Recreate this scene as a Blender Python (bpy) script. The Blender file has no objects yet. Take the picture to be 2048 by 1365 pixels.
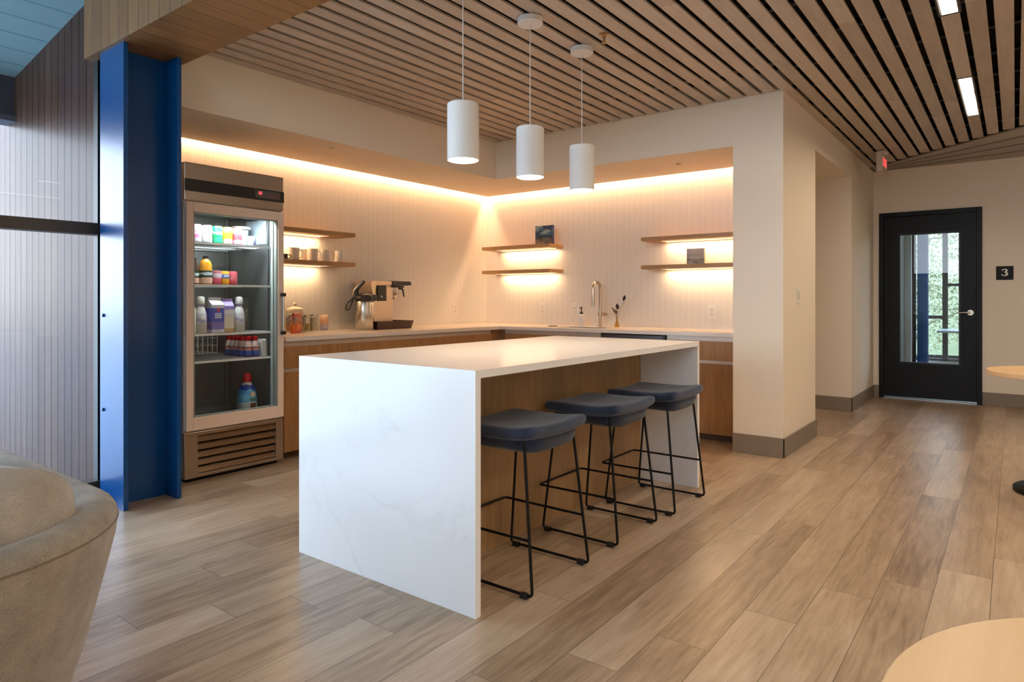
import bpy, bmesh, math, random
from mathutils import Vector, Matrix

random.seed(7)
S = bpy.context.scene
C = S.collection
PI = math.pi

# ------------------------------------------------------------------ camera
AZ = math.atan2(1007, 1325)                     # heading of the camera in the XY plane
cam_d = bpy.data.cameras.new('camera')
cam = bpy.data.objects.new('camera', cam_d)
C.objects.link(cam)
cam.location = (0, 0, 1.175)
cam.rotation_euler = (PI / 2, 0, AZ - PI / 2)
cam_d.sensor_width = 36
cam_d.lens = 1325 / 2048 * 36
cam_d.shift_y = -(682.5 - 600) / 2048
cam_d.clip_start = 0.05
cam_d.clip_end = 300
S.camera = cam

# ------------------------------------------------------------------ view
vs = S.view_settings
S.display_settings.display_device = 'sRGB'
vs.view_transform = 'Standard'
vs.look = 'None'
vs.exposure = 0.06
vs.gamma = 1.0
vs.use_curve_mapping = False
cy = S.cycles
cy.max_bounces = 9
cy.diffuse_bounces = 5
cy.glossy_bounces = 4
cy.transmission_bounces = 6
cy.transparent_max_bounces = 16
cy.caustics_reflective = False
cy.caustics_refractive = False
cy.sample_clamp_indirect = 6.0
cy.use_light_tree = True

# ------------------------------------------------------------------ sky
SKY = 9.6
W = bpy.data.worlds.new('world')
S.world = W
W.use_nodes = True
nt = W.node_tree
nt.nodes.clear()
wo = nt.nodes.new('ShaderNodeOutputWorld')
bg = nt.nodes.new('ShaderNodeBackground')
tc = nt.nodes.new('ShaderNodeTexCoord')
sp = nt.nodes.new('ShaderNodeSeparateXYZ')
cr = nt.nodes.new('ShaderNodeValToRGB')
cr.color_ramp.elements[0].position = 0.0
cr.color_ramp.elements[0].color = (0.83, 0.90, 1.0, 1)
cr.color_ramp.elements[1].position = 0.8
cr.color_ramp.elements[1].color = (0.38, 0.62, 1.0, 1)
nt.links.new(tc.outputs['Generated'], sp.inputs[0])
nt.links.new(sp.outputs['Z'], cr.inputs[0])
nt.links.new(cr.outputs[0], bg.inputs['Color'])
bg.inputs['Strength'].default_value = SKY
nt.links.new(bg.outputs[0], wo.inputs['Surface'])

# ------------------------------------------------------------------ main levels of the lamps of the place
WARM = (1.0, 0.585, 0.31)
SHELF = (1.0, 0.66, 0.36)
NEUT = (1.0, 0.80, 0.58)
P_COVE, P_SHELF, P_PEND, P_LINE, P_FRIDGE = 29.0, 5.0, 3.6, 17.0, 12.0


def area_light(name, loc, sx, sy, power, color, rot=(0, 0, 0), shape='RECTANGLE', spread=180, parent=None):
    d = bpy.data.lights.new(name, 'AREA')
    d.shape = shape
    d.size = sx
    if shape in ('RECTANGLE', 'ELLIPSE'):
        d.size_y = sy
    d.energy = power
    d.color = color
    d.spread = math.radians(spread)
    o = bpy.data.objects.new(name, d)
    C.objects.link(o)
    o.location = loc
    o.rotation_euler = rot
    if parent:
        o.parent = parent
    return o


# ================================================================== materials
MATS = {}


def _new(name):
    m = bpy.data.materials.new(name)
    m.use_nodes = True
    n = m.node_tree
    b = n.nodes['Principled BSDF']
    return m, n, b


def plain(name, col, rough=0.5, metal=0.0, coat=0.0, spec=0.5, emis=None, estr=0.0, noise=0.0, nscale=20, bump=0.0, bscale=60, trans=0.0, alpha=1.0):
    if name in MATS:
        return MATS[name]
    m, n, b = _new(name)
    b.inputs['Base Color'].default_value = (*col, 1)
    b.inputs['Roughness'].default_value = rough
    b.inputs['Metallic'].default_value = metal
    b.inputs['Coat Weight'].default_value = coat
    b.inputs['Coat Roughness'].default_value = 0.08
    b.inputs['Specular IOR Level'].default_value = spec
    b.inputs['Transmission Weight'].default_value = trans
    b.inputs['Alpha'].default_value = alpha
    if emis:
        b.inputs['Emission Color'].default_value = (*emis, 1)
        b.inputs['Emission Strength'].default_value = estr
    if noise or bump:
        tcn = n.nodes.new('ShaderNodeTexCoord')
        no = n.nodes.new('ShaderNodeTexNoise')
        no.inputs['Scale'].default_value = nscale
        no.inputs['Detail'].default_value = 4
        n.links.new(tcn.outputs['Object'], no.inputs['Vector'])
        if noise:
            mx = n.nodes.new('ShaderNodeMix')
            mx.data_type = 'RGBA'
            mx.inputs[6].default_value = (*[c * (1 - noise) for c in col], 1)
            mx.inputs[7].default_value = (*[min(1, c * (1 + noise)) for c in col], 1)
            n.links.new(no.outputs['Fac'], mx.inputs[0])
            n.links.new(mx.outputs[2], b.inputs['Base Color'])
        if bump:
            no2 = n.nodes.new('ShaderNodeTexNoise')
            no2.inputs['Scale'].default_value = bscale
            no2.inputs['Detail'].default_value = 5
            n.links.new(tcn.outputs['Object'], no2.inputs['Vector'])
            bp = n.nodes.new('ShaderNodeBump')
            bp.inputs['Strength'].default_value = bump
            bp.inputs['Distance'].default_value = 0.003
            n.links.new(no2.outputs['Fac'], bp.inputs['Height'])
            n.links.new(bp.outputs[0], b.inputs['Normal'])
    MATS[name] = m
    return m


def ramp(n, stops, interp='LINEAR'):
    r = n.nodes.new('ShaderNodeValToRGB')
    r.color_ramp.interpolation = interp
    e = r.color_ramp.elements
    while len(e) < len(stops):
        e.new(0.5)
    for i, (p, c) in enumerate(stops):
        e[i].position = p
        e[i].color = (*c, 1)
    return r


def math_node(n, op, a=None, b=None, c=None):
    m = n.nodes.new('ShaderNodeMath')
    m.operation = op
    for i, v in enumerate((a, b, c)):
        if v is None:
            continue
        if hasattr(v, 'links') or hasattr(v, 'is_linked'):
            n.links.new(v, m.inputs[i])
        else:
            m.inputs[i].default_value = v
    return m.outputs[0]


def mixc(n, fac, a, b, mode='MIX'):
    x = n.nodes.new('ShaderNodeMix')
    x.data_type = 'RGBA'
    x.blend_type = mode
    for k, v in ((0, fac), (6, a), (7, b)):
        if hasattr(v, 'is_linked'):
            n.links.new(v, x.inputs[k])
        elif k == 0:
            x.inputs[0].default_value = v
        else:
            x.inputs[k].default_value = (*v, 1)
    return x.outputs[2]


def board_mat(name, stops, rough=0.4, groove=0.0016, gcol=(0.02, 0.015, 0.01), grain=1.0, coat=0.0, tonevar=1.0, spec=0.5, bump=0.15, knots=True, gstr=0.85):
    """boards laid with UVs in metres (u along the grain) and a per-board tone attribute"""
    m, n, b = _new(name)
    uv = n.nodes.new('ShaderNodeUVMap')
    uv.uv_map = 'UVMap'
    at = n.nodes.new('ShaderNodeAttribute')
    at.attribute_name = 'tone'
    wd = n.nodes.new('ShaderNodeAttribute')
    wd.attribute_name = 'size'
    s = n.nodes.new('ShaderNodeSeparateXYZ')
    n.links.new(uv.outputs[0], s.inputs[0])
    tone = at.outputs['Fac']
    off = math_node(n, 'MULTIPLY', tone, 173.0)
    comb = n.nodes.new('ShaderNodeCombineXYZ')
    n.links.new(math_node(n, 'ADD', s.outputs[0], off), comb.inputs[0])
    n.links.new(math_node(n, 'ADD', s.outputs[1], off), comb.inputs[1])
    mp = n.nodes.new('ShaderNodeMapping')
    mp.inputs['Scale'].default_value = (1.6 * grain, 22 * grain, 1)
    n.links.new(comb.outputs[0], mp.inputs['Vector'])
    n1 = n.nodes.new('ShaderNodeTexNoise')
    n1.inputs['Scale'].default_value = 2.0
    n1.inputs['Detail'].default_value = 7
    n1.inputs['Roughness'].default_value = 0.62
    n1.inputs['Distortion'].default_value = 0.5
    n.links.new(mp.outputs[0], n1.inputs['Vector'])
    # broad cathedral figure
    mp2 = n.nodes.new('ShaderNodeMapping')
    mp2.inputs['Scale'].default_value = (1.1 * grain, 6 * grain, 1)
    n.links.new(comb.outputs[0], mp2.inputs['Vector'])
    n2 = n.nodes.new('ShaderNodeTexNoise')
    n2.inputs['Scale'].default_value = 1.6
    n2.inputs['Detail'].default_value = 3
    n2.inputs['Distortion'].default_value = 1.2
    n.links.new(mp2.outputs[0], n2.inputs['Vector'])
    # fine pores
    mp3 = n.nodes.new('ShaderNodeMapping')
    mp3.inputs['Scale'].default_value = (9 * grain, 260 * grain, 1)
    n.links.new(comb.outputs[0], mp3.inputs['Vector'])
    n3 = n.nodes.new('ShaderNodeTexNoise')
    n3.inputs['Scale'].default_value = 1.0
    n3.inputs['Detail'].default_value = 3
    n.links.new(mp3.outputs[0], n3.inputs['Vector'])
    f = math_node(n, 'MULTIPLY', n1.outputs['Fac'], 0.42)
    f = math_node(n, 'MULTIPLY_ADD', n2.outputs['Fac'], 0.34, f)
    f = math_node(n, 'MULTIPLY_ADD', n3.outputs['Fac'], 0.20, f)
    t2 = math_node(n, 'SUBTRACT', tone, 0.5)
    f = math_node(n, 'MULTIPLY_ADD', t2, 0.24 * tonevar, f)
    r = ramp(n, stops)
    n.links.new(f, r.inputs[0])
    col = r.outputs[0]
    if knots:
        vo = n.nodes.new('ShaderNodeTexVoronoi')
        vo.inputs['Scale'].default_value = 1.0
        mk = n.nodes.new('ShaderNodeMapping')
        mk.inputs['Scale'].default_value = (2.2, 5.0, 1)
        n.links.new(comb.outputs[0], mk.inputs['Vector'])
        n.links.new(mk.outputs[0], vo.inputs['Vector'])
        kf = math_node(n, 'LESS_THAN', vo.outputs['Distance'], 0.10)
        kr = ramp(n, [(0.0, (1, 1, 1)), (0.16, (0, 0, 0))])
        n.links.new(vo.outputs['Distance'], kr.inputs[0])
        sepk = n.nodes.new('ShaderNodeSeparateColor')
        n.links.new(vo.outputs['Color'], sepk.inputs[0])
        sel = math_node(n, 'LESS_THAN', sepk.outputs[0], 0.35)
        kk = math_node(n, 'MULTIPLY', kr.outputs[0], sel)
        kk = math_node(n, 'MULTIPLY', kk, 0.5)
        col = mixc(n, kk, col, [c * 0.45 for c in stops[0][1]])
    # grooves round each board
    sz = n.nodes.new('ShaderNodeSeparateXYZ')
    n.links.new(wd.outputs['Vector'], sz.inputs[0])
    du = math_node(n, 'MINIMUM', s.outputs[0], math_node(n, 'SUBTRACT', sz.outputs[0], s.outputs[0]))
    dv = math_node(n, 'MINIMUM', s.outputs[1], math_node(n, 'SUBTRACT', sz.outputs[1], s.outputs[1]))
    d = math_node(n, 'MINIMUM', du, dv)
    g = math_node(n, 'LESS_THAN', d, groove)
    g = math_node(n, 'MULTIPLY', g, gstr)
    col = mixc(n, g, col, gcol)
    n.links.new(col, b.inputs['Base Color'])
    b.inputs['Roughness'].default_value = rough
    b.inputs['Coat Weight'].default_value = coat
    b.inputs['Coat Roughness'].default_value = 0.12
    b.inputs['Specular IOR Level'].default_value = spec
    if bump:
        bp = n.nodes.new('ShaderNodeBump')
        bp.inputs['Strength'].default_value = bump
        bp.inputs['Distance'].default_value = 0.001
        hh = math_node(n, 'SUBTRACT', n1.outputs['Fac'], g)
        n.links.new(hh, bp.inputs['Height'])
        n.links.new(bp.outputs[0], b.inputs['Normal'])
    MATS[name] = m
    return m


def wood(name, stops, axis='Z', rough=0.45, scale=1.0, coat=0.0):
    """solid timber: the grain runs along one axis of the object"""
    m, n, b = _new(name)
    t = n.nodes.new('ShaderNodeTexCoord')
    g = n.nodes.new('ShaderNodeNewGeometry')
    oi = n.nodes.new('ShaderNodeObjectInfo')
    va = n.nodes.new('ShaderNodeVectorMath')
    va.operation = 'ADD'
    n.links.new(t.outputs['Object'], va.inputs[0])
    sc = math_node(n, 'MULTIPLY', oi.outputs['Random'], 37.0)
    cb = n.nodes.new('ShaderNodeCombineXYZ')
    for i in range(3):
        n.links.new(sc, cb.inputs[i])
    n.links.new(cb.outputs[0], va.inputs[1])
    lo, hi = 1.3 * scale, 16 * scale
    v = {'X': (lo, hi, hi), 'Y': (hi, lo, hi), 'Z': (hi, hi, lo)}[axis]
    mp = n.nodes.new('ShaderNodeMapping')
    mp.inputs['Scale'].default_value = v
    n.links.new(va.outputs[0], mp.inputs['Vector'])
    a = n.nodes.new('ShaderNodeTexNoise')
    a.inputs['Scale'].default_value = 2.2
    a.inputs['Detail'].default_value = 7
    a.inputs['Roughness'].default_value = 0.6
    a.inputs['Distortion'].default_value = 0.9
    n.links.new(mp.outputs[0], a.inputs['Vector'])
    mp2 = n.nodes.new('ShaderNodeMapping')
    mp2.inputs['Scale'].default_value = [c * (0.35 if c == hi else 0.8) for c in v]
    n.links.new(va.outputs[0], mp2.inputs['Vector'])
    c2 = n.nodes.new('ShaderNodeTexNoise')
    c2.inputs['Scale'].default_value = 1.5
    c2.inputs['Detail'].default_value = 3
    n.links.new(mp2.outputs[0], c2.inputs['Vector'])
    mp3 = n.nodes.new('ShaderNodeMapping')
    mp3.inputs['Scale'].default_value = [c * (11 if c == hi else 5) for c in v]
    n.links.new(va.outputs[0], mp3.inputs['Vector'])
    c3 = n.nodes.new('ShaderNodeTexNoise')
    c3.inputs['Scale'].default_value = 1.0
    n.links.new(mp3.outputs[0], c3.inputs['Vector'])
    f = math_node(n, 'MULTIPLY', a.outputs['Fac'], 0.5)
    f = math_node(n, 'MULTIPLY_ADD', c2.outputs['Fac'], 0.3, f)
    f = math_node(n, 'MULTIPLY_ADD', c3.outputs['Fac'], 0.2, f)
    r = ramp(n, stops)
    n.links.new(f, r.inputs[0])
    n.links.new(r.outputs[0], b.inputs['Base Color'])
    b.inputs['Roughness'].default_value = rough
    b.inputs['Coat Weight'].default_value = coat
    MATS[name] = m
    return m


def quartz(name):
    m, n, b = _new(name)
    t = n.nodes.new('ShaderNodeTexCoord')
    base = (0.86, 0.86, 0.86)
    cols = None
    for sc_, w_, a_, off in ((0.8, 0.003, 0.17, 0.0), (1.5, 0.002, 0.07, 4.3)):
        mp = n.nodes.new('ShaderNodeMapping')
        mp.inputs['Location'].default_value = (off + 0.2, off, off * 0.7)
        mp.inputs['Rotation'].default_value = (0.5, 0.2, 0.3)
        n.links.new(t.outputs['Object'], mp.inputs['Vector'])
        no = n.nodes.new('ShaderNodeTexNoise')
        no.inputs['Scale'].default_value = sc_
        no.inputs['Detail'].default_value = 5
        no.inputs['Roughness'].default_value = 0.55
        no.inputs['Distortion'].default_value = 0.35
        n.links.new(mp.outputs[0], no.inputs['Vector'])
        d = math_node(n, 'ABSOLUTE', math_node(n, 'SUBTRACT', no.outputs['Fac'], 0.5))
        v = ramp(n, [(0.0, (1, 1, 1)), (w_, (0.5, 0.5, 0.5)), (w_ * 3, (0, 0, 0))])
        n.links.new(d, v.inputs[0])
        mk = n.nodes.new('ShaderNodeTexNoise')
        mk.inputs['Scale'].default_value = 1.7
        n.links.new(mp.outputs[0], mk.inputs['Vector'])
        mr = ramp(n, [(0.42, (0, 0, 0)), (0.62, (1, 1, 1))])
        n.links.new(mk.outputs['Fac'], mr.inputs[0])
        f = math_node(n, 'MULTIPLY', math_node(n, 'MULTIPLY', v.outputs[0], mr.outputs[0]), a_)
        cols = mixc(n, f, cols if cols is not None else base, (0.50, 0.48, 0.45))
    n.links.new(cols, b.inputs['Base Color'])
    b.inputs['Roughness'].default_value = 0.16
    MATS[name] = m
    return m


def tile_mat(name, axis):
    """cream chevron mosaic running in vertical stacks; axis = horizontal axis of the wall"""
    m, n, b = _new(name)
    g = n.nodes.new('ShaderNodeNewGeometry')
    s = n.nodes.new('ShaderNodeSeparateXYZ')
    n.links.new(g.outputs['Position'], s.inputs[0])
    h = s.outputs[axis]
    p = 0.066
    u = math_node(n, 'FRACT', math_node(n, 'DIVIDE', h, p))
    tri = math_node(n, 'ABSOLUTE', math_node(n, 'SUBTRACT', u, 0.5))     # 0..0.5
    zz = math_node(n, 'MULTIPLY_ADD', tri, p * 1.0, s.outputs[2])
    st = math_node(n, 'FRACT', math_node(n, 'DIVIDE', zz, 0.0155))
    d1 = math_node(n, 'ABSOLUTE', math_node(n, 'SUBTRACT', st, 0.5))       # 0.5 at joints
    j1 = ramp(n, [(0.36, (0, 0, 0)), (0.46, (1, 1, 1))])
    n.links.new(d1, j1.inputs[0])
    d2 = math_node(n, 'ABSOLUTE', math_node(n, 'SUBTRACT', math_node(n, 'FRACT', math_node(n, 'DIVIDE', h, p / 2)), 0.5))
    j2 = ramp(n, [(0.44, (0, 0, 0)), (0.49, (1, 1, 1))])
    n.links.new(d2, j2.inputs[0])
    j = math_node(n, 'MAXIMUM', j1.outputs[0], j2.outputs[0])
    jf = math_node(n, 'MULTIPLY', j, 0.55)
    # one arm of each chevron coloured darker, imitating light caught by the relief
    arm = math_node(n, 'GREATER_THAN', u, 0.5)
    col = mixc(n, math_node(n, 'MULTIPLY', arm, 0.35), (0.80, 0.765, 0.72), (0.74, 0.70, 0.65))
    col = mixc(n, jf, col, (0.55, 0.49, 0.43))
    n.links.new(col, b.inputs['Base Color'])
    b.inputs['Roughness'].default_value = 0.5
    bp = n.nodes.new('ShaderNodeBump')
    bp.inputs['Strength'].default_value = 0.35
    bp.inputs['Distance'].default_value = 0.003
    n.links.new(math_node(n, 'SUBTRACT', 1.0, j), bp.inputs['Height'])
    n.links.new(bp.outputs[0], b.inputs['Normal'])
    MATS[name] = m
    return m


def glass_mat(name, tint=(1, 1, 1), refl=1.0, rough=0.0):
    if name in MATS:
        return MATS[name]
    m = bpy.data.materials.new(name)
    m.use_nodes = True
    n = m.node_tree
    n.nodes.clear()
    o = n.nodes.new('ShaderNodeOutputMaterial')
    t = n.nodes.new('ShaderNodeBsdfTransparent')
    t.inputs['Color'].default_value = (*tint, 1)
    g = n.nodes.new('ShaderNodeBsdfGlossy')
    g.inputs['Roughness'].default_value = rough
    ge = n.nodes.new('ShaderNodeNewGeometry')
    dt = n.nodes.new('ShaderNodeVectorMath')
    dt.operation = 'DOT_PRODUCT'
    n.links.new(ge.outputs['Normal'], dt.inputs[0])
    n.links.new(ge.outputs['Incoming'], dt.inputs[1])
    c_ = math_node(n, 'ABSOLUTE', dt.outputs['Value'])
    sch = math_node(n, 'MULTIPLY_ADD', math_node(n, 'POWER', math_node(n, 'SUBTRACT', 1.0, c_), 5.0), 0.95, 0.045)
    mx = n.nodes.new('ShaderNodeMixShader')
    n.links.new(math_node(n, 'MULTIPLY', sch, refl), mx.inputs[0])
    n.links.new(t.outputs[0], mx.inputs[1])
    n.links.new(g.outputs[0], mx.inputs[2])
    n.links.new(mx.outputs[0], o.inputs['Surface'])
    MATS[name] = m
    return m


def fabric(name, c1, c2, scale=900, rough=0.95, mott=8):
    m, n, b = _new(name)
    t = n.nodes.new('ShaderNodeTexCoord')
    a = n.nodes.new('ShaderNodeTexNoise')
    a.inputs['Scale'].default_value = scale
    a.inputs['Detail'].default_value = 2
    n.links.new(t.outputs['Object'], a.inputs['Vector'])
    a2 = n.nodes.new('ShaderNodeTexNoise')
    a2.inputs['Scale'].default_value = mott
    a2.inputs['Detail'].default_value = 6
    n.links.new(t.outputs['Object'], a2.inputs['Vector'])
    f = math_node(n, 'MULTIPLY_ADD', a2.outputs['Fac'], 0.35, math_node(n, 'MULTIPLY', a.outputs['Fac'], 0.65))
    r = ramp(n, [(0.36, c1), (0.62, c2)])
    n.links.new(f, r.inputs[0])
    n.links.new(r.outputs[0], b.inputs['Base Color'])
    b.inputs['Roughness'].default_value = rough
    b.inputs['Specular IOR Level'].default_value = 0.2
    b.inputs['Sheen Weight'].default_value = 0.25
    bp = n.nodes.new('ShaderNodeBump')
    bp.inputs['Strength'].default_value = 0.35
    bp.inputs['Distance'].default_value = 0.002
    n.links.new(a.outputs['Fac'], bp.inputs['Height'])
    n.links.new(bp.outputs[0], b.inputs['Normal'])
    MATS[name] = m
    return m


def brushed(name, col, rough=0.28, axis='X'):
    m, n, b = _new(name)
    t = n.nodes.new('ShaderNodeTexCoord')
    mp = n.nodes.new('ShaderNodeMapping')
    mp.inputs['Scale'].default_value = {'X': (2, 200, 200), 'Z': (200, 200, 2)}[axis]
    n.links.new(t.outputs['Object'], mp.inputs['Vector'])
    a = n.nodes.new('ShaderNodeTexNoise')
    a.inputs['Scale'].default_value = 1.5
    n.links.new(mp.outputs[0], a.inputs['Vector'])
    r = math_node(n, 'MULTIPLY_ADD', a.outputs['Fac'], 0.12, rough - 0.06)
    n.links.new(r, b.inputs['Roughness'])
    b.inputs['Base Color'].default_value = (*col, 1)
    b.inputs['Metallic'].default_value = 1.0
    MATS[name] = m
    return m


M = {}
M['floor'] = board_mat('oak_plank_floor', [(0.28, (0.23, 0.150, 0.093)), (0.48, (0.43, 0.308, 0.205)), (0.70, (0.61, 0.475, 0.35))], rough=0.30, groove=0.0011, gcol=(0.05, 0.035, 0.022), spec=0.5, bump=0.12, tonevar=0.85)
M['slat'] = board_mat('washed_oak_slats', [(0.2, (0.34, 0.275, 0.215)), (0.5, (0.52, 0.435, 0.355)), (0.8, (0.66, 0.57, 0.485))], rough=0.45, groove=0.0, grain=0.8, knots=False, bump=0.1, tonevar=0.9)
M['cedar'] = board_mat('cedar_bulkhead_boards', [(0.2, (0.15, 0.068, 0.018)), (0.5, (0.24, 0.115, 0.034)), (0.8, (0.33, 0.175, 0.060))], rough=0.45, groove=0.003, grain=0.8, knots=False, tonevar=0.8)
M['siding'] = board_mat('varnished_siding_boards', [(0.2, (0.050, 0.026, 0.018)), (0.5, (0.082, 0.046, 0.034)), (0.8, (0.125, 0.075, 0.055))], rough=0.34, groove=0.004, grain=0.7, knots=False, tonevar=0.8, spec=0.045, coat=0.0, bump=0.05)
M['eave'] = board_mat('blue_painted_boards', [(0.2, (0.24, 0.39, 0.42)), (0.5, (0.27, 0.43, 0.46)), (0.8, (0.30, 0.47, 0.50))], rough=0.6, groove=0.006, gcol=(0.07, 0.19, 0.27), knots=False, tonevar=0.3)
OAK = [(0.25, (0.20, 0.088, 0.028)), (0.5, (0.34, 0.17, 0.062)), (0.75, (0.47, 0.265, 0.115))]
M['oakZ'] = wood('oak_veneer_upright', OAK, 'Z')
M['oakP'] = wood('oak_back_panel_veneer', [(0.25, (0.20, 0.108, 0.042)), (0.5, (0.34, 0.200, 0.088)), (0.75, (0.45, 0.29, 0.142))], 'Z')
M['oakX'] = wood('oak_shelf_grain_x', [(0.25, (0.30, 0.165, 0.065)), (0.75, (0.44, 0.265, 0.12))], 'X')
M['oakY'] = wood('oak_shelf_grain_y', [(0.25, (0.30, 0.165, 0.065)), (0.75, (0.44, 0.265, 0.12))], 'Y')
M['maple'] = wood('maple_table_top', [(0.2, (0.70, 0.44, 0.21)), (0.8, (0.85, 0.59, 0.33))], 'X', rough=0.4, scale=0.6)
M['quartz'] = quartz('white_veined_quartz')
M['tileX'] = tile_mat('cream_chevron_tile_x', 0)
M['tileY'] = tile_mat('cream_chevron_tile_y', 1)
M['wall'] = plain('eggshell_wall_paint', (0.82, 0.73, 0.60), 0.75, bump=0.06, bscale=250)
M['base'] = plain('taupe_rubber_base', (0.23, 0.185, 0.14), 0.55)
M['blue'] = plain('blue_gloss_steel_paint', (0.0, 0.058, 0.215), 0.26, coat=0.0, spec=0.5, bump=0.05, bscale=120)
M['black'] = plain('black_satin_paint', (0.006, 0.006, 0.006), 0.45, spec=0.22)
M['blackmetal'] = plain('black_powder_coat', (0.004, 0.004, 0.0045), 0.5, spec=0.25)
M['void'] = plain('black_plenum', (0.004, 0.004, 0.005), 0.9)
M['frame'] = plain('dark_bronze_frame', (0.085, 0.068, 0.052), 0.4, metal=0.3)
M['beam'] = plain('slate_fascia_paint', (0.035, 0.045, 0.075), 0.5)
M['steel'] = brushed('brushed_steel', (0.44, 0.38, 0.32), 0.30)
M['brewer'] = brushed('warm_brewer_steel', (0.72, 0.58, 0.44), 0.34)
M['steelZ'] = brushed('brushed_steel_upright', (0.60, 0.56, 0.50), 0.24, 'Z')
M['chrome'] = plain('satin_nickel', (0.52, 0.43, 0.34), 0.22, metal=1.0)
M['fridge_in'] = plain('grey_steel_liner', (0.30, 0.31, 0.30), 0.35, metal=0.7)
M['fridge_frame'] = plain('champagne_door_frame', (0.84, 0.67, 0.55), 0.45)
M['white'] = plain('white_enamel', (0.80, 0.79, 0.76), 0.35)
M['shade'] = plain('white_powder_coat', (0.82, 0.80, 0.77), 0.5)
M['ceramic'] = plain('white_glazed_ceramic', (0.78, 0.74, 0.69), 0.2)
M['plastic_w'] = plain('white_plastic', (0.80, 0.77, 0.73), 0.4)
M['plastic_b'] = plain('black_plastic', (0.012, 0.012, 0.013), 0.35)
M['brownplastic'] = plain('brown_tray_plastic', (0.06, 0.028, 0.018), 0.45)
M['rail'] = plain('champagne_aluminium_channel', (0.55, 0.47, 0.40), 0.4, metal=0.5)
M['toe'] = plain('brown_toe_kick', (0.10, 0.065, 0.045), 0.6)
M['denim'] = fabric('dark_blue_wool_felt', (0.008, 0.013, 0.030), (0.070, 0.094, 0.155), 330)
M['linen'] = fabric('beige_chenille', (0.215, 0.18, 0.143), (0.44, 0.385, 0.32), 560, mott=16)
M['linen2'] = fabric('pale_beige_weave', (0.31, 0.275, 0.235), (0.56, 0.505, 0.445), 560, mott=12)
M['glass'] = glass_mat('window_glass', (0.96, 0.98, 0.98))
M['glass_fridge'] = glass_mat('fridge_glass', (0.95, 0.98, 0.97), 0.9)
M['glass_jar'] = glass_mat('clear_jar_glass', (0.93, 0.94, 0.92), 1.6)
M['lamp_on'] = plain('lit_diffuser', (0.9, 0.9, 0.9), 0.5, emis=(1.0, 0.90, 0.76), estr=5.0)
M['strip_on'] = plain('lit_warm_strip', (0.9, 0.8, 0.6), 0.5, emis=SHELF, estr=6.0)
M['bounce_glow'] = plain('painted_bounce_glow', (0.7, 0.6, 0.45), 0.5, emis=SHELF, estr=0.75)  # emission stands in for wall bounce on the shelf underside
M['led_on'] = plain('lit_cool_tube', (0.9, 0.95, 1.0), 0.5, emis=(0.86, 0.96, 1.0), estr=3.0)
M['red_on'] = plain('lit_red_letters', (0.9, 0.05, 0.05), 0.5, emis=(1.0, 0.12, 0.12), estr=0.9)
M['red_seg'] = plain('lit_red_segments', (0.9, 0.02, 0.02), 0.5, emis=(1.0, 0.05, 0.08), estr=3.0)
M['patio'] = plain('pale_concrete', (0.50, 0.49, 0.46), 0.8, noise=0.1, nscale=3)
M['grass'] = plain('meadow_grass', (0.20, 0.21, 0.10), 0.9, noise=0.4, nscale=2)


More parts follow.
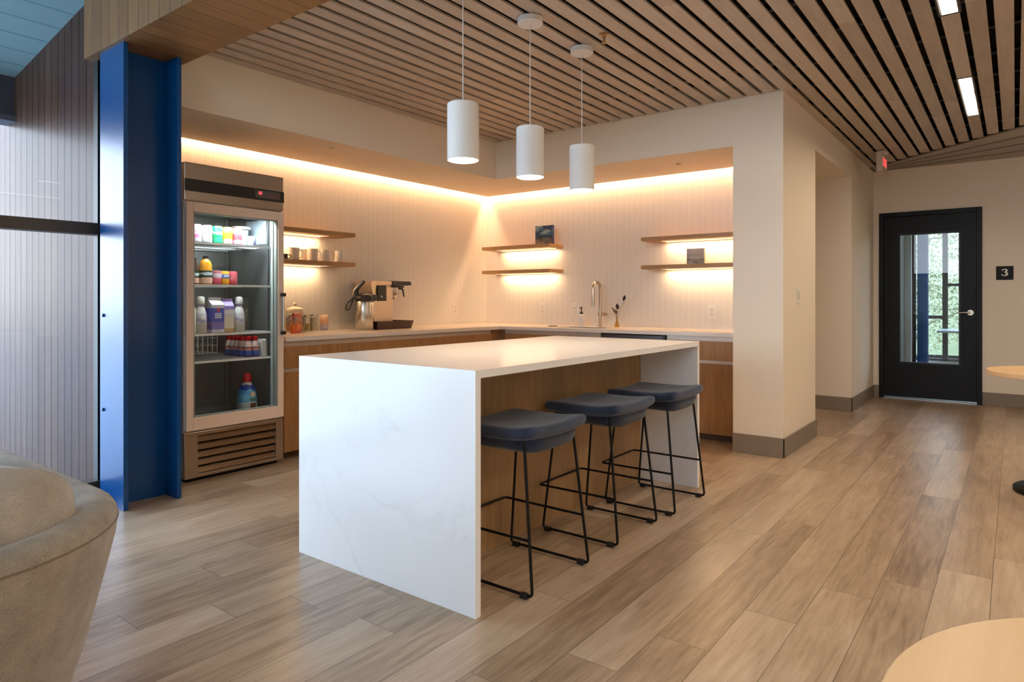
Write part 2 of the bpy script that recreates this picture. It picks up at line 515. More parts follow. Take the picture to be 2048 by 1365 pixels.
# ================================================================== mesh helpers
class MB:
    def __init__(self):
        self.bm = bmesh.new()
        self.uv = None
        self.tone = None

    def box(self, x0, x1, y0, y1, z0, z1):
        v = [self.bm.verts.new(p) for p in ((x0, y0, z0), (x1, y0, z0), (x1, y1, z0), (x0, y1, z0), (x0, y0, z1), (x1, y0, z1), (x1, y1, z1), (x0, y1, z1))]
        for f in ((0, 3, 2, 1), (4, 5, 6, 7), (0, 1, 5, 4), (1, 2, 6, 5), (2, 3, 7, 6), (3, 0, 4, 7)):
            self.bm.faces.new([v[i] for i in f])
        return self

    def quad(self, *p):
        self.bm.faces.new([self.bm.verts.new(q) for q in p])
        return self

    def lathe(self, prof, c=(0, 0, 0), seg=32, axis='Z', cap=True):
        rings = []
        for r, h in prof:
            ring = []
            for i in range(seg):
                a = 2 * PI * i / seg
                x, y = r * math.cos(a), r * math.sin(a)
                p = {'Z': (x, y, h), 'X': (h, x, y), 'Y': (y, h, x)}[axis]
                ring.append(self.bm.verts.new((p[0] + c[0], p[1] + c[1], p[2] + c[2])))
            rings.append(ring)
        for a, b in zip(rings, rings[1:]):
            for i in range(seg):
                j = (i + 1) % seg
                self.bm.faces.new((a[i], a[j], b[j], b[i]))
        if cap:
            if prof[0][0] > 1e-5:
                self.bm.faces.new(list(reversed(rings[0])))
            if prof[-1][0] > 1e-5:
                self.bm.faces.new(rings[-1])
        return self

    def cyl(self, r, h0, h1, c=(0, 0, 0), seg=32, axis='Z'):
        return self.lathe([(r, h0), (r, h1)], c, seg, axis)

    def tube(self, pts, r, seg=10, corner=0.0, closed=False, cap=True):
        pts = [Vector(p) for p in pts]
        rl = list(r) if isinstance(r, (list, tuple)) else None
        if corner:
            out = []
            ro = []
            n = len(pts)
            for i, p in enumerate(pts):
                if not closed and i in (0, n - 1):
                    out.append(p)
                    ro.append(rl[i] if rl else 0)
                    continue
                a, b = pts[i - 1], pts[(i + 1) % n]
                da, db = (a - p), (b - p)
                la = min(corner, da.length / 2.05)
                lb = min(corner, db.length / 2.05)
                pa, pb = p + da.normalized() * la, p + db.normalized() * lb
                for k in range(6):
                    t = k / 5
                    out.append(pa * (1 - t) ** 2 + p * 2 * t * (1 - t) + pb * t * t)
                    ro.append(rl[i] if rl else 0)
            pts = out
            if rl:
                rl = ro
        n = len(pts)
        rings = []
        up = Vector((0, 0, 1))
        prev = None
        for i, p in enumerate(pts):
            if closed:
                d = pts[(i + 1) % n] - pts[i - 1]
            else:
                d = pts[min(i + 1, n - 1)] - pts[max(i - 1, 0)]
            d.normalize()
            if prev is None:
                u = d.cross(up if abs(d.z) < 0.9 else Vector((1, 0, 0))).normalized()
            else:
                u = (prev - d * prev.dot(d)).normalized()
            prev = u
            w = d.cross(u)
            rr = rl[i] if rl else r
            rings.append([self.bm.verts.new(p + (u * math.cos(2 * PI * k / seg) + w * math.sin(2 * PI * k / seg)) * rr) for k in range(seg)])
        pairs = list(zip(rings, rings[1:]))
        if closed:
            pairs.append((rings[-1], rings[0]))
        for a, b in pairs:
            for i in range(seg):
                j = (i + 1) % seg
                self.bm.faces.new((a[i], a[j], b[j], b[i]))
        if cap and not closed:
            self.bm.faces.new(list(reversed(rings[0])))
            self.bm.faces.new(rings[-1])
        return self

    def prism(self, poly, h0, h1, axis='Z'):
        def P(a, b, h):
            return {'Z': (a, b, h), 'X': (h, a, b), 'Y': (a, h, b)}[axis]
        lo = [self.bm.verts.new(P(a, b, h0)) for a, b in poly]
        hi = [self.bm.verts.new(P(a, b, h1)) for a, b in poly]
        self.bm.faces.new(list(reversed(lo)))
        self.bm.faces.new(hi)
        n = len(poly)
        for i in range(n):
            j = (i + 1) % n
            self.bm.faces.new((lo[i], lo[j], hi[j], hi[i]))
        return self

    def loft(self, rings, close_u=True, cap=True):
        R = [[self.bm.verts.new(p) for p in ring] for ring in rings]
        for a, b in zip(R, R[1:]):
            n = len(a)
            for i in range(n if close_u else n - 1):
                j = (i + 1) % n
                self.bm.faces.new((a[i], a[j], b[j], b[i]))
        if cap:
            self.bm.faces.new(list(reversed(R[0])))
            self.bm.faces.new(R[-1])
        return self

    def board(self, o, du, dv, L, Wd, n, th=0.0, tone=None, ends=True):
        """a board: origin o, unit dirs du (along) and dv (across); n = outward normal side, thickness th backwards"""
        bm = self.bm
        if self.uv is None:
            self.uv = bm.loops.layers.uv.new('UVMap')
            self.tone = bm.faces.layers.float.new('tone')
            self.size = bm.faces.layers.float_vector.new('size')
        o, du, dv, n = Vector(o), Vector(du), Vector(dv), Vector(n)
        tone = random.random() if tone is None else tone
        p = [o, o + du * L, o + du * L + dv * Wd, o + dv * Wd]
        uo = 0 if ends else 50
        q = [(uo, 0), (uo + L, 0), (uo + L, Wd), (uo, Wd)]
        v = [bm.verts.new(x) for x in p]
        fs = [(v, q)]
        if th:
            w = [bm.verts.new(x - n * th) for x in p]
            for i in range(4):
                j = (i + 1) % 4
                uvs = [q[i], q[j], q[j], q[i]]
                fs.append(([v[j], v[i], w[i], w[j]], [uvs[1], uvs[0], uvs[3], uvs[2]]))
            fs.append((list(reversed(w)), list(reversed(q))))
        if (v[1].co - v[0].co).cross(v[2].co - v[1].co).dot(n) < 0:
            fs = [(list(reversed(a)), list(reversed(b))) for a, b in fs]
        for vv, uvs in fs:
            f = bm.faces.new(vv)
            f[self.tone] = tone
            f[self.size] = Vector((L if ends else 200, Wd, 0)) if vv is fs[0][0] else Vector((100, 100, 0))
            for l, c in zip(f.loops, uvs):
                l[self.uv].uv = c if vv is fs[0][0] else (c[0] + 1, c[1] + 1)
        return self

    def build(self, name, mat, parent=None, smooth=0, bevel=0.0, seg=2, loc=None, rot=None, subsurf=0, recalc=True):
        bm = self.bm
        if recalc:
            bmesh.ops.recalc_face_normals(bm, faces=bm.faces)
        if smooth:
            for f in bm.faces:
                f.smooth = True
            for e in bm.edges:
                if len(e.link_faces) == 2 and e.calc_face_angle(0) > math.radians(smooth):
                    e.smooth = False
        me = bpy.data.meshes.new(name)
        bm.to_mesh(me)
        bm.free()
        o = bpy.data.objects.new(name, me)
        C.objects.link(o)
        me.materials.append(mat)
        if parent:
            o.parent = parent
        if loc:
            o.location = loc
        if rot:
            o.rotation_euler = rot
        if bevel:
            md = o.modifiers.new('bevel', 'BEVEL')
            md.width = bevel
            md.segments = seg
            md.limit_method = 'ANGLE'
            md.angle_limit = math.radians(40)
            md.harden_normals = False
        if subsurf:
            md = o.modifiers.new('sub', 'SUBSURF')
            md.levels = subsurf
            md.render_levels = subsurf
        return o


def tag(o, label=None, cat=None, group=None, kind=None):
    if label:
        o['label'] = label
    if cat:
        o['category'] = cat
    if group:
        o['group'] = group
    if kind:
        o['kind'] = kind
    return o


def thing(name, label, cat, loc=(0, 0, 0), rz=0.0, group=None):
    o = bpy.data.objects.new(name, None)
    o.empty_display_size = 0.05
    C.objects.link(o)
    o.location = loc
    o.rotation_euler = (0, 0, rz)
    return tag(o, label, cat, group)


def struct(o):
    o['kind'] = 'structure'
    return o


def copy_tree(o, parent=None):
    c = o.copy()
    C.objects.link(c)
    if parent:
        c.parent = parent
    for ch in [x for x in bpy.data.objects if x.parent == o]:
        copy_tree(ch, c)
    return c


def text_mesh(name, body, size, mat, parent, loc, rot, depth=0.001, bold=0.0):
    cu = bpy.data.curves.new(name, 'FONT')
    cu.body = body
    cu.size = size
    cu.extrude = depth
    cu.offset = bold
    cu.align_x = 'CENTER'
    cu.align_y = 'CENTER'
    tmp = bpy.data.objects.new(name + '_tmp', cu)
    C.objects.link(tmp)
    bpy.context.view_layer.update()
    me = bpy.data.meshes.new_from_object(tmp.evaluated_get(bpy.context.evaluated_depsgraph_get()))
    bpy.data.objects.remove(tmp)
    o = bpy.data.objects.new(name, me)
    C.objects.link(o)
    me.materials.clear()
    me.materials.append(mat)
    o.parent = parent
    o.location = loc
    o.rotation_euler = rot
    return o


# ================================================================== THE SETTING
CEIL = 2.73
BX, BY = 6.0, 4.93        # tiled back walls of the alcove

# ---- floor planks
PW, PL, PO = 0.1847, 1.52, 0.077
seams = {-1: 3.725, 0: 3.437, 1: 3.155, 2: 2.92, 3: 2.535, 4: 2.157, 5: 1.864, 6: 3.104, 10: 1.812, 11: 1.56, 12: 1.332, 14: 1.49, 15: 1.775, 16: 2.08}
fixed_tone = {(3, 1): 0.9, (4, 1): 0.75}
mb = MB()
X0, X1 = -6.4, 9.12
for k in range(-20, 30):
    y0 = PO + k * PW
    if y0 < -3.6 or y0 > 4.9:
        continue
    s0 = seams.get(k, random.uniform(0, PL))
    x = s0 - math.ceil((s0 - X0) / PL) * PL
    XL = X0 if y0 + PW < 4.45 else 1.96
    while x < X1:
        a, b = max(x, XL), min(x + PL, X1)
        if b - a > 0.01:
            mb.board((a, y0, 0), (1, 0, 0), (0, 1, 0), b - a, PW, (0, 0, 1))
        x += PL
fl = struct(mb.build('floor', M['floor'], recalc=False))

# ---- ceiling: open slats under a black plenum, with a wedge of boards at the door end
SP, SW = 0.1178, 0.086
mb = MB()


def slat_end(y):
    return min(9.05, 7.506 + 0.922 * y)


k = -31
LAMPROW = 2
while True:
    gy = -0.01 + SP * k             # middle of a gap
    y0, y1 = gy + (SP - SW) / 2, gy + SP - (SP - SW) / 2
    if y0 > 4.07:
        break
    if y0 > -3.4:
        xe = slat_end((y0 + y1) / 2)
        if y0 > 1.36:
            xe = 5.13
        x = 2.0 - random.uniform(0, 1.9)
        segs = []
        while x < xe:
            L = random.choice((1.83, 2.1, 2.44))
            a, b = max(x, 1.96), min(x + L, xe)
            if b - a > 0.02:
                segs.append((a, b))
            x += L
        for a, b in segs:
            parts = [(a, b)]
            if k in (LAMPROW, LAMPROW - 14, LAMPROW - 27):
                for (la, lb) in ((5.60, 6.82), (3.11, 4.33)):
                    np_ = []
                    for (p, q) in parts:
                        if q <= la or p >= lb:
                            np_.append((p, q))
                        else:
                            if p < la:
                                np_.append((p, la))
                            if q > lb:
                                np_.append((lb, q))
                    parts = np_
            tn = random.random()
            for p, q in parts:
                mb.board((p, y0, CEIL), (1, 0, 0), (0, 1, 0), q - p - 0.001, min(y1, 4.085) - y0, (0, 0, -1), th=0.012, tone=tn)
    k += 1
ceiling = struct(mb.build('ceiling', M['slat'], recalc=False))
# wedge boards
mb = MB()
ya, yb = 1.36, -3.4


def wedge(t0, t1, tone):
    bm = mb.bm
    if mb.uv is None:
        mb.board((20, 20, 5), (1, 0, 0), (0, 1, 0), 0.01, 0.01, (0, 0, -1), tone=0.5)
    pts = []
    for y, order in ((ya, (t0, t1)), (yb, (t1, t0))):
        s = slat_end(y) + 0.004 if y == ya else max(4.37, slat_end(y))
        for t in order:
            pts.append((s + (9.06 - s) * t, y, CEIL + 0.001))
    dz = 0.012 * round(t0 * 4)
    vs_ = [bm.verts.new((p[0], p[1], p[2] - 0.004 + 0.0 * dz)) for p in pts]
    f = bm.faces.new(vs_)
    f[mb.tone] = tone
    Ls = 4.8
    f[mb.size] = Vector((Ls, 0.4, 0))
    for l, c in zip(f.loops, ((0, 0), (0, 0.4), (Ls, 0.4), (Ls, 0))):
        l[mb.uv].uv = c


for i, t in enumerate((0.0, 0.28, 0.52, 0.76)):
    wedge(t, (0.28, 0.52, 0.76, 1.0)[i], (0.35, 0.15, 0.3, 0.2)[i])
M['wedge'] = board_mat('washed_oak_end_boards', [(0.2, (0.28, 0.24, 0.205)), (0.5, (0.42, 0.37, 0.325)), (0.8, (0.54, 0.49, 0.44))], rough=0.5, groove=0.02, gcol=(0.05, 0.04, 0.03), grain=0.8, knots=False, bump=0.1, tonevar=0.9)
o = mb.build('end_boards', M['wedge'], ceiling, recalc=True)
mb = MB()
mb.box(1.99, 9.2, -3.6, 4.42, 2.95, 3.0)
mb.build('plenum', M['void'], ceiling)
mb = MB()
for i in range(14):
    x = 2.2 + i * 0.5
    mb.box(x, x + 0.03, -3.4, 4.05 if x < 5.0 else 1.33, CEIL + 0.022, CEIL + 0.05)
mb.build('carrier_rails', M['blackmetal'], ceiling)
mb = MB()
for i in range(14):
    x = 2.2 + i * 0.5
    for k in range(-3, 12):
        gy = -0.01 + SP * k
        if x < slat_end(gy) - 0.1:
            mb.box(x + 0.008, x + 0.022, gy - 0.013, gy + 0.013, CEIL + 0.014, CEIL + 0.022)
mb.build('slat_clips', plain('dull_zinc_clips', (0.05, 0.05, 0.05), 0.5), ceiling)

# ---- walls
# tiled back wall (faces -Y) and side wall (faces -X)
mb = MB(); mb.box(1.95, 6.15, BY, BY + 0.12, 0, 3.0)
struct(mb.build('wall_back', M['tileX']))
mb = MB(); mb.box(BX, BX + 0.15, 1.745, BY, 0, 3.0)
struct(mb.build('wall_side', M['tileY']))
# end wall between alcove and outdoors (painted inside)
mb = MB(); mb.box(1.90, 1.95, 4.42, 5.05, 0, 3.0)
struct(mb.build('wall_alcove_end', M['wall']))
# pillar block closing the alcove on the door side, header over the recess and hall walls
mb = MB(); mb.box(5.13, 6.12, 1.372, 1.745, 0, 2.95)
struct(mb.build('wall_pillar', M['wall']))
mb = MB()
mb.box(6.12, 7.70, 1.372, 1.60, 2.465, 2.95)
mb.box(6.12, 7.70, 1.60, 2.7, 2.465, 2.55)
struct(mb.build('wall_header', M['wall']))
mb = MB()
mb.box(7.70, 9.2, 1.372, 2.80, 0, 2.95)
struct(mb.build('wall_hall', M['wall']))
mb = MB(); mb.box(6.15, 7.70, 2.7, 2.85, 0, 2.95)
struct(mb.build('wall_recess', M['wall']))
# dropped soffit over the counters, leaving a slot along the walls for the cove light
mb = MB()
mb.box(1.96, 5.13, 4.095, BY - 0.055, 2.368, 2.95)
mb.box(5.13, BX - 0.055, 1.745, BY - 0.055, 2.368, 2.95)
struct(mb.build('wall_soffit', M['wall']))
# lid above the slot
mb = MB()
mb.box(1.96, BX, BY - 0.055, BY, 2.44, 2.95)
mb.box(BX - 0.055, BX, 1.745, BY - 0.055, 2.44, 2.95)
struct(mb.build('wall_slot_lid', M['wall']))
# door wall with opening
DY0, DY1, DZ = 0.295, 1.312, 2.215
mb = MB()
mb.box(9.06, 9.2, DY1 - 0.01, 1.5, 0, 2.95)
mb.box(9.06, 9.2, -3.6, DY0 + 0.01, 0, 2.95)
mb.box(9.06, 9.2, DY0 + 0.01, DY1 - 0.01, DZ - 0.01, 2.95)
struct(mb.build('wall_door_end', M['wall']))
# walls of the lounge out of the frame
mb = MB(); mb.box(-6.5, 9.2, -3.7, -3.5, 0, 4.7)
struct(mb.build('wall_rear', M['wall']))
mb = MB()
mb.box(-6.5, -6.4, -3.6, -2.4, 0, 4.7)
mb.box(-6.5, -6.4, -2.4, 4.45, 0, 1.95)
mb.box(-6.5, -6.4, -2.4, 4.45, 3.60, 4.7)
mb.box(-6.5, -6.4, 0.95, 1.15, 1.95, 3.60)
mb.box(-6.5, -6.4, 4.35, 4.45, 1.95, 3.60)
struct(mb.build('wall_lounge', M['wall']))
# wall above the bulkhead towards the lounge (over the slat ceiling)
# baseboards
bz = 0.145
mb = MB()
mb.box(5.118, 5.13, 1.36, 1.745, 0, bz)
mb.box(5.118, 6.12, 1.36, 1.372, 0, bz)
mb.box(6.12, 6.132, 1.36, 1.745, 0, bz)
struct(mb.build('baseboard_pillar', M['base'], bevel=0.003))
mb = MB()
mb.box(7.688, 7.70, 1.36, 2.7, 0, bz)
mb.box(7.688, 9.05, 1.36, 1.372, 0, bz)
struct(mb.build('baseboard_hall', M['base'], bevel=0.003))
mb = MB()
mb.box(9.048, 9.06, DY1, 1.37, 0, bz)
mb.box(9.048, 9.06, -3.5, DY0, 0, bz)
struct(mb.build('baseboard_door_end', M['base'], bevel=0.003))

# ---- wooden bulkhead dropping between lounge and slat ceiling
mb = MB()
y = 4.42
bw = 0.118
while y > -3.5:
    mb.board((1.60, y - bw, 2.61), (0, 0, 1), (0, 1, 0), 1.9, bw, (-1, 0, 0), th=0.02, ends=False)
    mb.board((1.5995, y - bw, 2.609), (1, 0, 0), (0, 1, 0), 0.4005, bw, (0, 0, -1), ends=False)
    y -= bw
# far end and the face towards the slats
mb.board((1.62, 4.42, 2.61), (1, 0, 0), (0, 0, 1), 0.35, 0.9, (0, 1, 0))
mb.board((2.0, -3.5, 2.61), (0, 1, 0), (0, 0, 1), 7.59, 0.14, (1, 0, 0))
struct(mb.build('ceiling_bulkhead', M['cedar'], recalc=False))
mb = MB(); mb.box(1.62, 1.99, -3.5, 4.40, 2.95, 4.6)
struct(mb.build('wall_upper', M['wall']))

# ---- lounge glazing (plane y = 4.40)
GY = 4.40
w1 = thing('window_1', None, None, (0, GY, 0)); struct(w1)
mb = MB()
mb.box(1.655, 1.752, -0.03, 0.03, 0, 2.66)        # black jamb beside the steel column
mb.build('jamb', plain('black_glazing_gasket', (0.006, 0.008, 0.008), 0.5), w1)
mb = MB()
for x in (-6.4, -5.1, -3.85, -2.55, -1.3):
    mb.box(x, x + 0.06, -0.05, 0.05, 0, 3.6)
mb.box(-6.4, 1.66, -0.05, 0.05, 1.563, 1.632)
mb.box(-6.4, 1.66, -0.05, 0.05, 0.03, 0.095)
mb.build('mullions', M['frame'], w1, bevel=0.003)
mb = MB(); mb.box(-6.4, 1.74, -0.05, 0.05, 0.0, 0.03)
mb.build('sill_shadow_gap', M['black'], w1)
for zz in ((0.095, 1.563), (1.632, 3.6)):
    mb = MB()
    mb.quad((-6.34, 0, zz[0]), (1.66, 0, zz[0]), (1.66, 0, zz[1]), (-6.34, 0, zz[1]))
    mb.build('pane', M['glass'], w1)
# side windows of the lounge
for i, (ya_, yb_) in enumerate(((-2.4, 0.95), (1.15, 4.35))):
    w = thing('window_%d' % (i + 2), None, None, (-6.45, ya_, 1.95)); struct(w)
    L = yb_ - ya_
    mb = MB()
    mb.box(-0.04, 0.04, 0, 0.06, 0, 1.65).box(-0.04, 0.04, L - 0.06, L, 0, 1.65).box(-0.04, 0.04, 0.06, L - 0.06, 0, 0.06).box(-0.04, 0.04, 0.06, L - 0.06, 1.59, 1.65)
    mb.box(-0.04, 0.04, L / 2 - 0.03, L / 2 + 0.03, 0.06, 1.59)
    mb.build('mullions', M['frame'], w)
    mb = MB(); mb.quad((0, 0, 0), (0, L, 0), (0, L, 1.65), (0, 0, 1.65))
    mb.build('pane', M['glass'], w)

# ---- outside: siding wall, blue eave boards and fascia beam
mb = MB()
y = 4.43
k = 0
SB = 0.122
while y < 14.0:
    top = 3.11 + 0.156 * (4.754 - y) + 0.05
    mb.board((1.750, y, -0.45), (0, 0, 1), (0, 1, 0), max(0.5, top + 0.45), SB - 0.004, (-1, 0, 0), th=0.018, ends=False)
    y += SB
o = mb.build('wall_siding', M['siding'], recalc=False)
struct(o)
mb = MB(); mb.box(1.7705, 1.90, 4.42, 14.0, -0.45, 2.2)
struct(mb.build('wall_outer_core', M['black']))
slope = math.atan(0.156)
mb = MB()
dvv = Vector((0, math.cos(slope), -math.sin(slope)))
n_ = Vector((0, -math.sin(slope), -math.cos(slope)))
y0 = Vector((0, -3.6, 3.109 + 0.156 * (4.754 + 3.6)))
k = 0
while k * 0.235 < 9.75:
    q_ = y0 + dvv * (k * 0.235)
    xs = -6.5 if q_.y < 4.40 else -3.2
    mb.board((xs, q_.y, q_.z), (1, 0, 0), dvv, 1.82 - xs, 0.235, n_, th=0.03, ends=False)
    k += 1
struct(mb.build('ceiling_lounge', M['eave'], recalc=False))
mb = MB()
mb.box(-3.2, 1.752, 6.15, 6.32, 2.59, 2.93)
mb.build('ceiling_fascia_beam', M['beam'], bevel=0.004)
struct(bpy.data.objects['ceiling_fascia_beam'])
mb = MB(); mb.box(-3.2, 1.75, 6.13, 6.34, 2.548, 2.59)
struct(mb.build('trim_1', plain('pale_slate_trim', (0.10, 0.11, 0.15), 0.5)))
mb = MB(); mb.box(-9, 1.76, 4.46, 8.0, -0.55, -0.45)
struct(mb.build('ground_patio', M['patio']))
mb = MB(); mb.box(-40, 1.76, 8.0, 60, -0.56, -0.46).box(-40, -9, -40, 8.0, -0.56, -0.46)
struct(mb.build('ground_plaza', M['patio']))
mb = MB(); mb.prism([(19.0, -0.16), (24.0, 3.2), (30.0, 4.5), (30.0, -0.16)], -12, 14, 'Y')
struct(mb.build('ground_bank', M['grass']))
mb = MB(); mb.box(-60, 70, -60, 70, -0.75, -0.60)
struct(mb.build('ground_outside', M['grass']))
mb = MB(); mb.box(-6.6, 13, -3.8, 4.45, -0.15, -0.005)
struct(mb.build('floor_slab', plain('grey_slab', (0.2, 0.19, 0.17), 0.8)))

# ---- door 1
d1 = thing('door_1', None, None, (9.06, 0, 0)); struct(d1)
mb = MB()
mb.box(-0.02, 0.12, DY1 - 0.05, DY1, 0, DZ).box(-0.02, 0.12, DY0, DY0 + 0.05, 0, DZ).box(-0.02, 0.12, DY0 + 0.05, DY1 - 0.05, DZ - 0.05, DZ)
mb.build('door_frame', M['black'], d1, bevel=0.003)
mb = MB()
gy0, gy1, gz0, gz1 = 0.515, 1.092, 0.437, 1.943
ly0, ly1 = DY0 + 0.052, DY1 - 0.052
mb.box(0.03, 0.075, gy1, ly1, 0.02, DZ - 0.053).box(0.03, 0.075, ly0, gy0, 0.02, DZ - 0.053)
mb.box(0.03, 0.075, gy0, gy1, 0.02, gz0).box(0.03, 0.075, gy0, gy1, gz1, DZ - 0.053)
leaf = mb.build('door_leaf', M['black'], d1)
mb = MB()
for a in ((0.022, 0.03),):
    mb.box(a[0], a[1], gy0 - 0.022, gy0, gz0 - 0.022, gz1 + 0.022).box(a[0], a[1], gy1, gy1 + 0.022, gz0 - 0.022, gz1 + 0.022)
    mb.box(a[0], a[1], gy0, gy1, gz0 - 0.022, gz0).box(a[0], a[1], gy0, gy1, gz1, gz1 + 0.022)
mb.build('glazing_bead', plain('black_bead', (0.008, 0.008, 0.008), 0.4, spec=0.3), leaf, bevel=0.002)
mb = MB(); mb.quad((0.05, gy0, gz0), (0.05, gy1, gz0), (0.05, gy1, gz1), (0.05, gy0, gz1))
mb.build('pane', M['glass'], leaf)
mb = MB()
mb.cyl(0.031, 0.0, 0.012, (0.018, 0.405, 1.03), 24, 'X')
mb.cyl(0.011, -0.03, 0.002, (0.018, 0.405, 1.03), 16, 'X')
mb.tube([(-0.018, 0.405, 1.03), (-0.020, 0.44, 1.032), (-0.020, 0.53, 1.026)], [0.011, 0.010, 0.007], 12)
mb.build('door_handle', M['chrome'], leaf, smooth=40)
mb = MB(); mb.box(-0.01, 0.10, DY0 + 0.05, DY1 - 0.05, 0, 0.012)
mb.build('threshold', plain('aluminium_threshold', (0.4, 0.4, 0.4), 0.4, metal=0.8), d1)

# ---- the room beyond the door
mb = MB(); mb.box(9.2, 12.1, -2.5, 1.6, -0.14, -0.001)
struct(mb.build('floor_beyond', plain('grey_carpet', (0.12, 0.11, 0.10), 0.95)))
mb = MB(); mb.box(9.2, 12.1, -2.5, 1.6, 2.9, 2.95)
struct(mb.build('ceiling_beyond', M['wall']))
mb = MB(); mb.box(9.2, 11.70, 1.33, 1.37, 0, 2.9)
struct(mb.build('wall_beyond_left', plain('charcoal_panel', (0.10, 0.095, 0.085), 0.5)))
mb = MB(); mb.box(9.2, 12.1, -2.6, -2.5, 0, 2.9)
struct(mb.build('wall_beyond_right', M['wall']))
mb = MB(); mb.box(11.52, 11.62, 1.245, 1.33, 0, 2.9)
struct(mb.build('trim_2', plain('white_post_paint', (0.66, 0.70, 0.72), 0.4)))
mb = MB(); mb.box(11.62, 11.72, 1.20, 1.33, 0, 2.9)
struct(mb.build('trim_3', M['black']))
mb = MB(); mb.box(11.95, 12.1, -2.5, 1.6, 0, 0.24).box(11.95, 12.1, -2.5, 1.6, 2.62, 2.9)
struct(mb.build('wall_beyond_end', M['wall']))
mb = MB()
mb.box(11.74, 11.76, 1.055, 1.19, 0, 2.9).box(11.86, 11.88, 1.055, 1.19, 0, 2.9).box(11.76, 11.86, 1.115, 1.130, 0, 2.9)
tag(mb.build('steel_column', plain('blue_steel_paint_beyond', (0.003, 0.10, 0.34), 0.3)), 'narrow blue steel column seen through the glass of the black door', 'column')
w4 = thing('window_4', None, None, (12.0, 0, 0)); struct(w4)
mb = MB()
mb.box(-0.03, 0.03, 0.815, 0.885, 0.24, 2.62).box(-0.03, 0.03, 0.885, 1.22, 0.885, 0.935).box(-0.03, 0.03, -2.5, 0.815, 1.38, 1.42)
mb.box(-0.03, 0.03, -0.2, -0.14, 0.24, 2.62).box(-0.03, 0.03, -1.3, -1.24, 0.24, 2.62)
mb.box(-0.03, 0.03, -2.5, 1.6, 0.24, 0.28)
mb.build('mullions', M['frame'], w4)
mb = MB(); mb.quad((0, -2.5, 0.24), (0, 1.6, 0.24), (0, 1.6, 2.62), (0, -2.5, 2.62))
mb.build('pane', M['glass'], w4)
tb = thing('meeting_table', 'pale table edge seen low through the glass of the black door', 'table', (11.3, 0.25, 0))
mb = MB(); mb.box(-0.4, 0.4, -0.9, 0.62, 0.715, 0.745)
mb.build('table_top', plain('pale_grey_laminate', (0.72, 0.76, 0.80), 0.3), tb, bevel=0.004)
mb = MB(); mb.cyl(0.04, 0.02, 0.715, seg=20).lathe([(0.28, 0.0), (0.28, 0.015), (0.05, 0.03)])
mb.build('pedestal', M['blackmetal'], tb, smooth=40)

# ================================================================== THINGS
# ---- blue steel I-column beside the refrigerator
t = thing('steel_column', 'tall glossy blue steel I-beam column standing left of the refrigerator', 'column', (1.62, 3.935, 0))
mb = MB(); mb.box(0, 0.026, 0, 0.31, 0, 2.61)
f_ = mb.build('flange', M['blue'], t, bevel=0.002)
mb = MB(); mb.box(0.295, 0.321, 0, 0.31, 0, 2.61)
mb.build('flange', M['blue'], t, bevel=0.002)
mb = MB(); mb.box(0.026, 0.295, 0.146, 0.162, 0, 2.61)
mb.build('web', M['blue'], t)
for z in (0.54, 1.085):
    mb = MB(); mb.lathe([(0.010, -0.006), (0.009, -0.009), (0.0, -0.010)], (0, 0.262, z), 12, 'X', cap=False).cyl(0.010, -0.006, 0, (0, 0.262, z), 12, 'X')
    mb.build('bolt', M['blue'], t, smooth=40)

# ---- kitchen island
IX0, IX1, IY0, IY1, IH = 1.857, 4.022, 1.58, 2.657, 0.914
t = thing('kitchen_island', 'long white quartz waterfall island with an oak back panel in the middle of the floor', 'kitchen island', (IX0, IY0, 0))
LX, LY = IX1 - IX0, IY1 - IY0
mb = MB(); mb.box(0.0, LX, 0, LY, IH - 0.030, IH)
mb.build('countertop', M['quartz'], t)
mb = MB(); mb.box(0.0, 0.030, 0, LY, 0, IH - 0.030)
mb.build('end_panel', M['quartz'], t)
mb = MB(); mb.box(LX - 0.030, LX, 0, LY, 0, IH - 0.030)
mb.build('end_panel', M['quartz'], t)
mb = MB(); mb.box(0.030, LX - 0.030, 0.388, 0.406, 0.0, IH - 0.030)
mb.build('back_panel', M['oakP'], t)
mb = MB(); mb.box(0.030, LX - 0.030, 0.406, LY - 0.03, 0.0, IH - 0.030)
mb.build('cabinet_body', M['oakZ'], t)


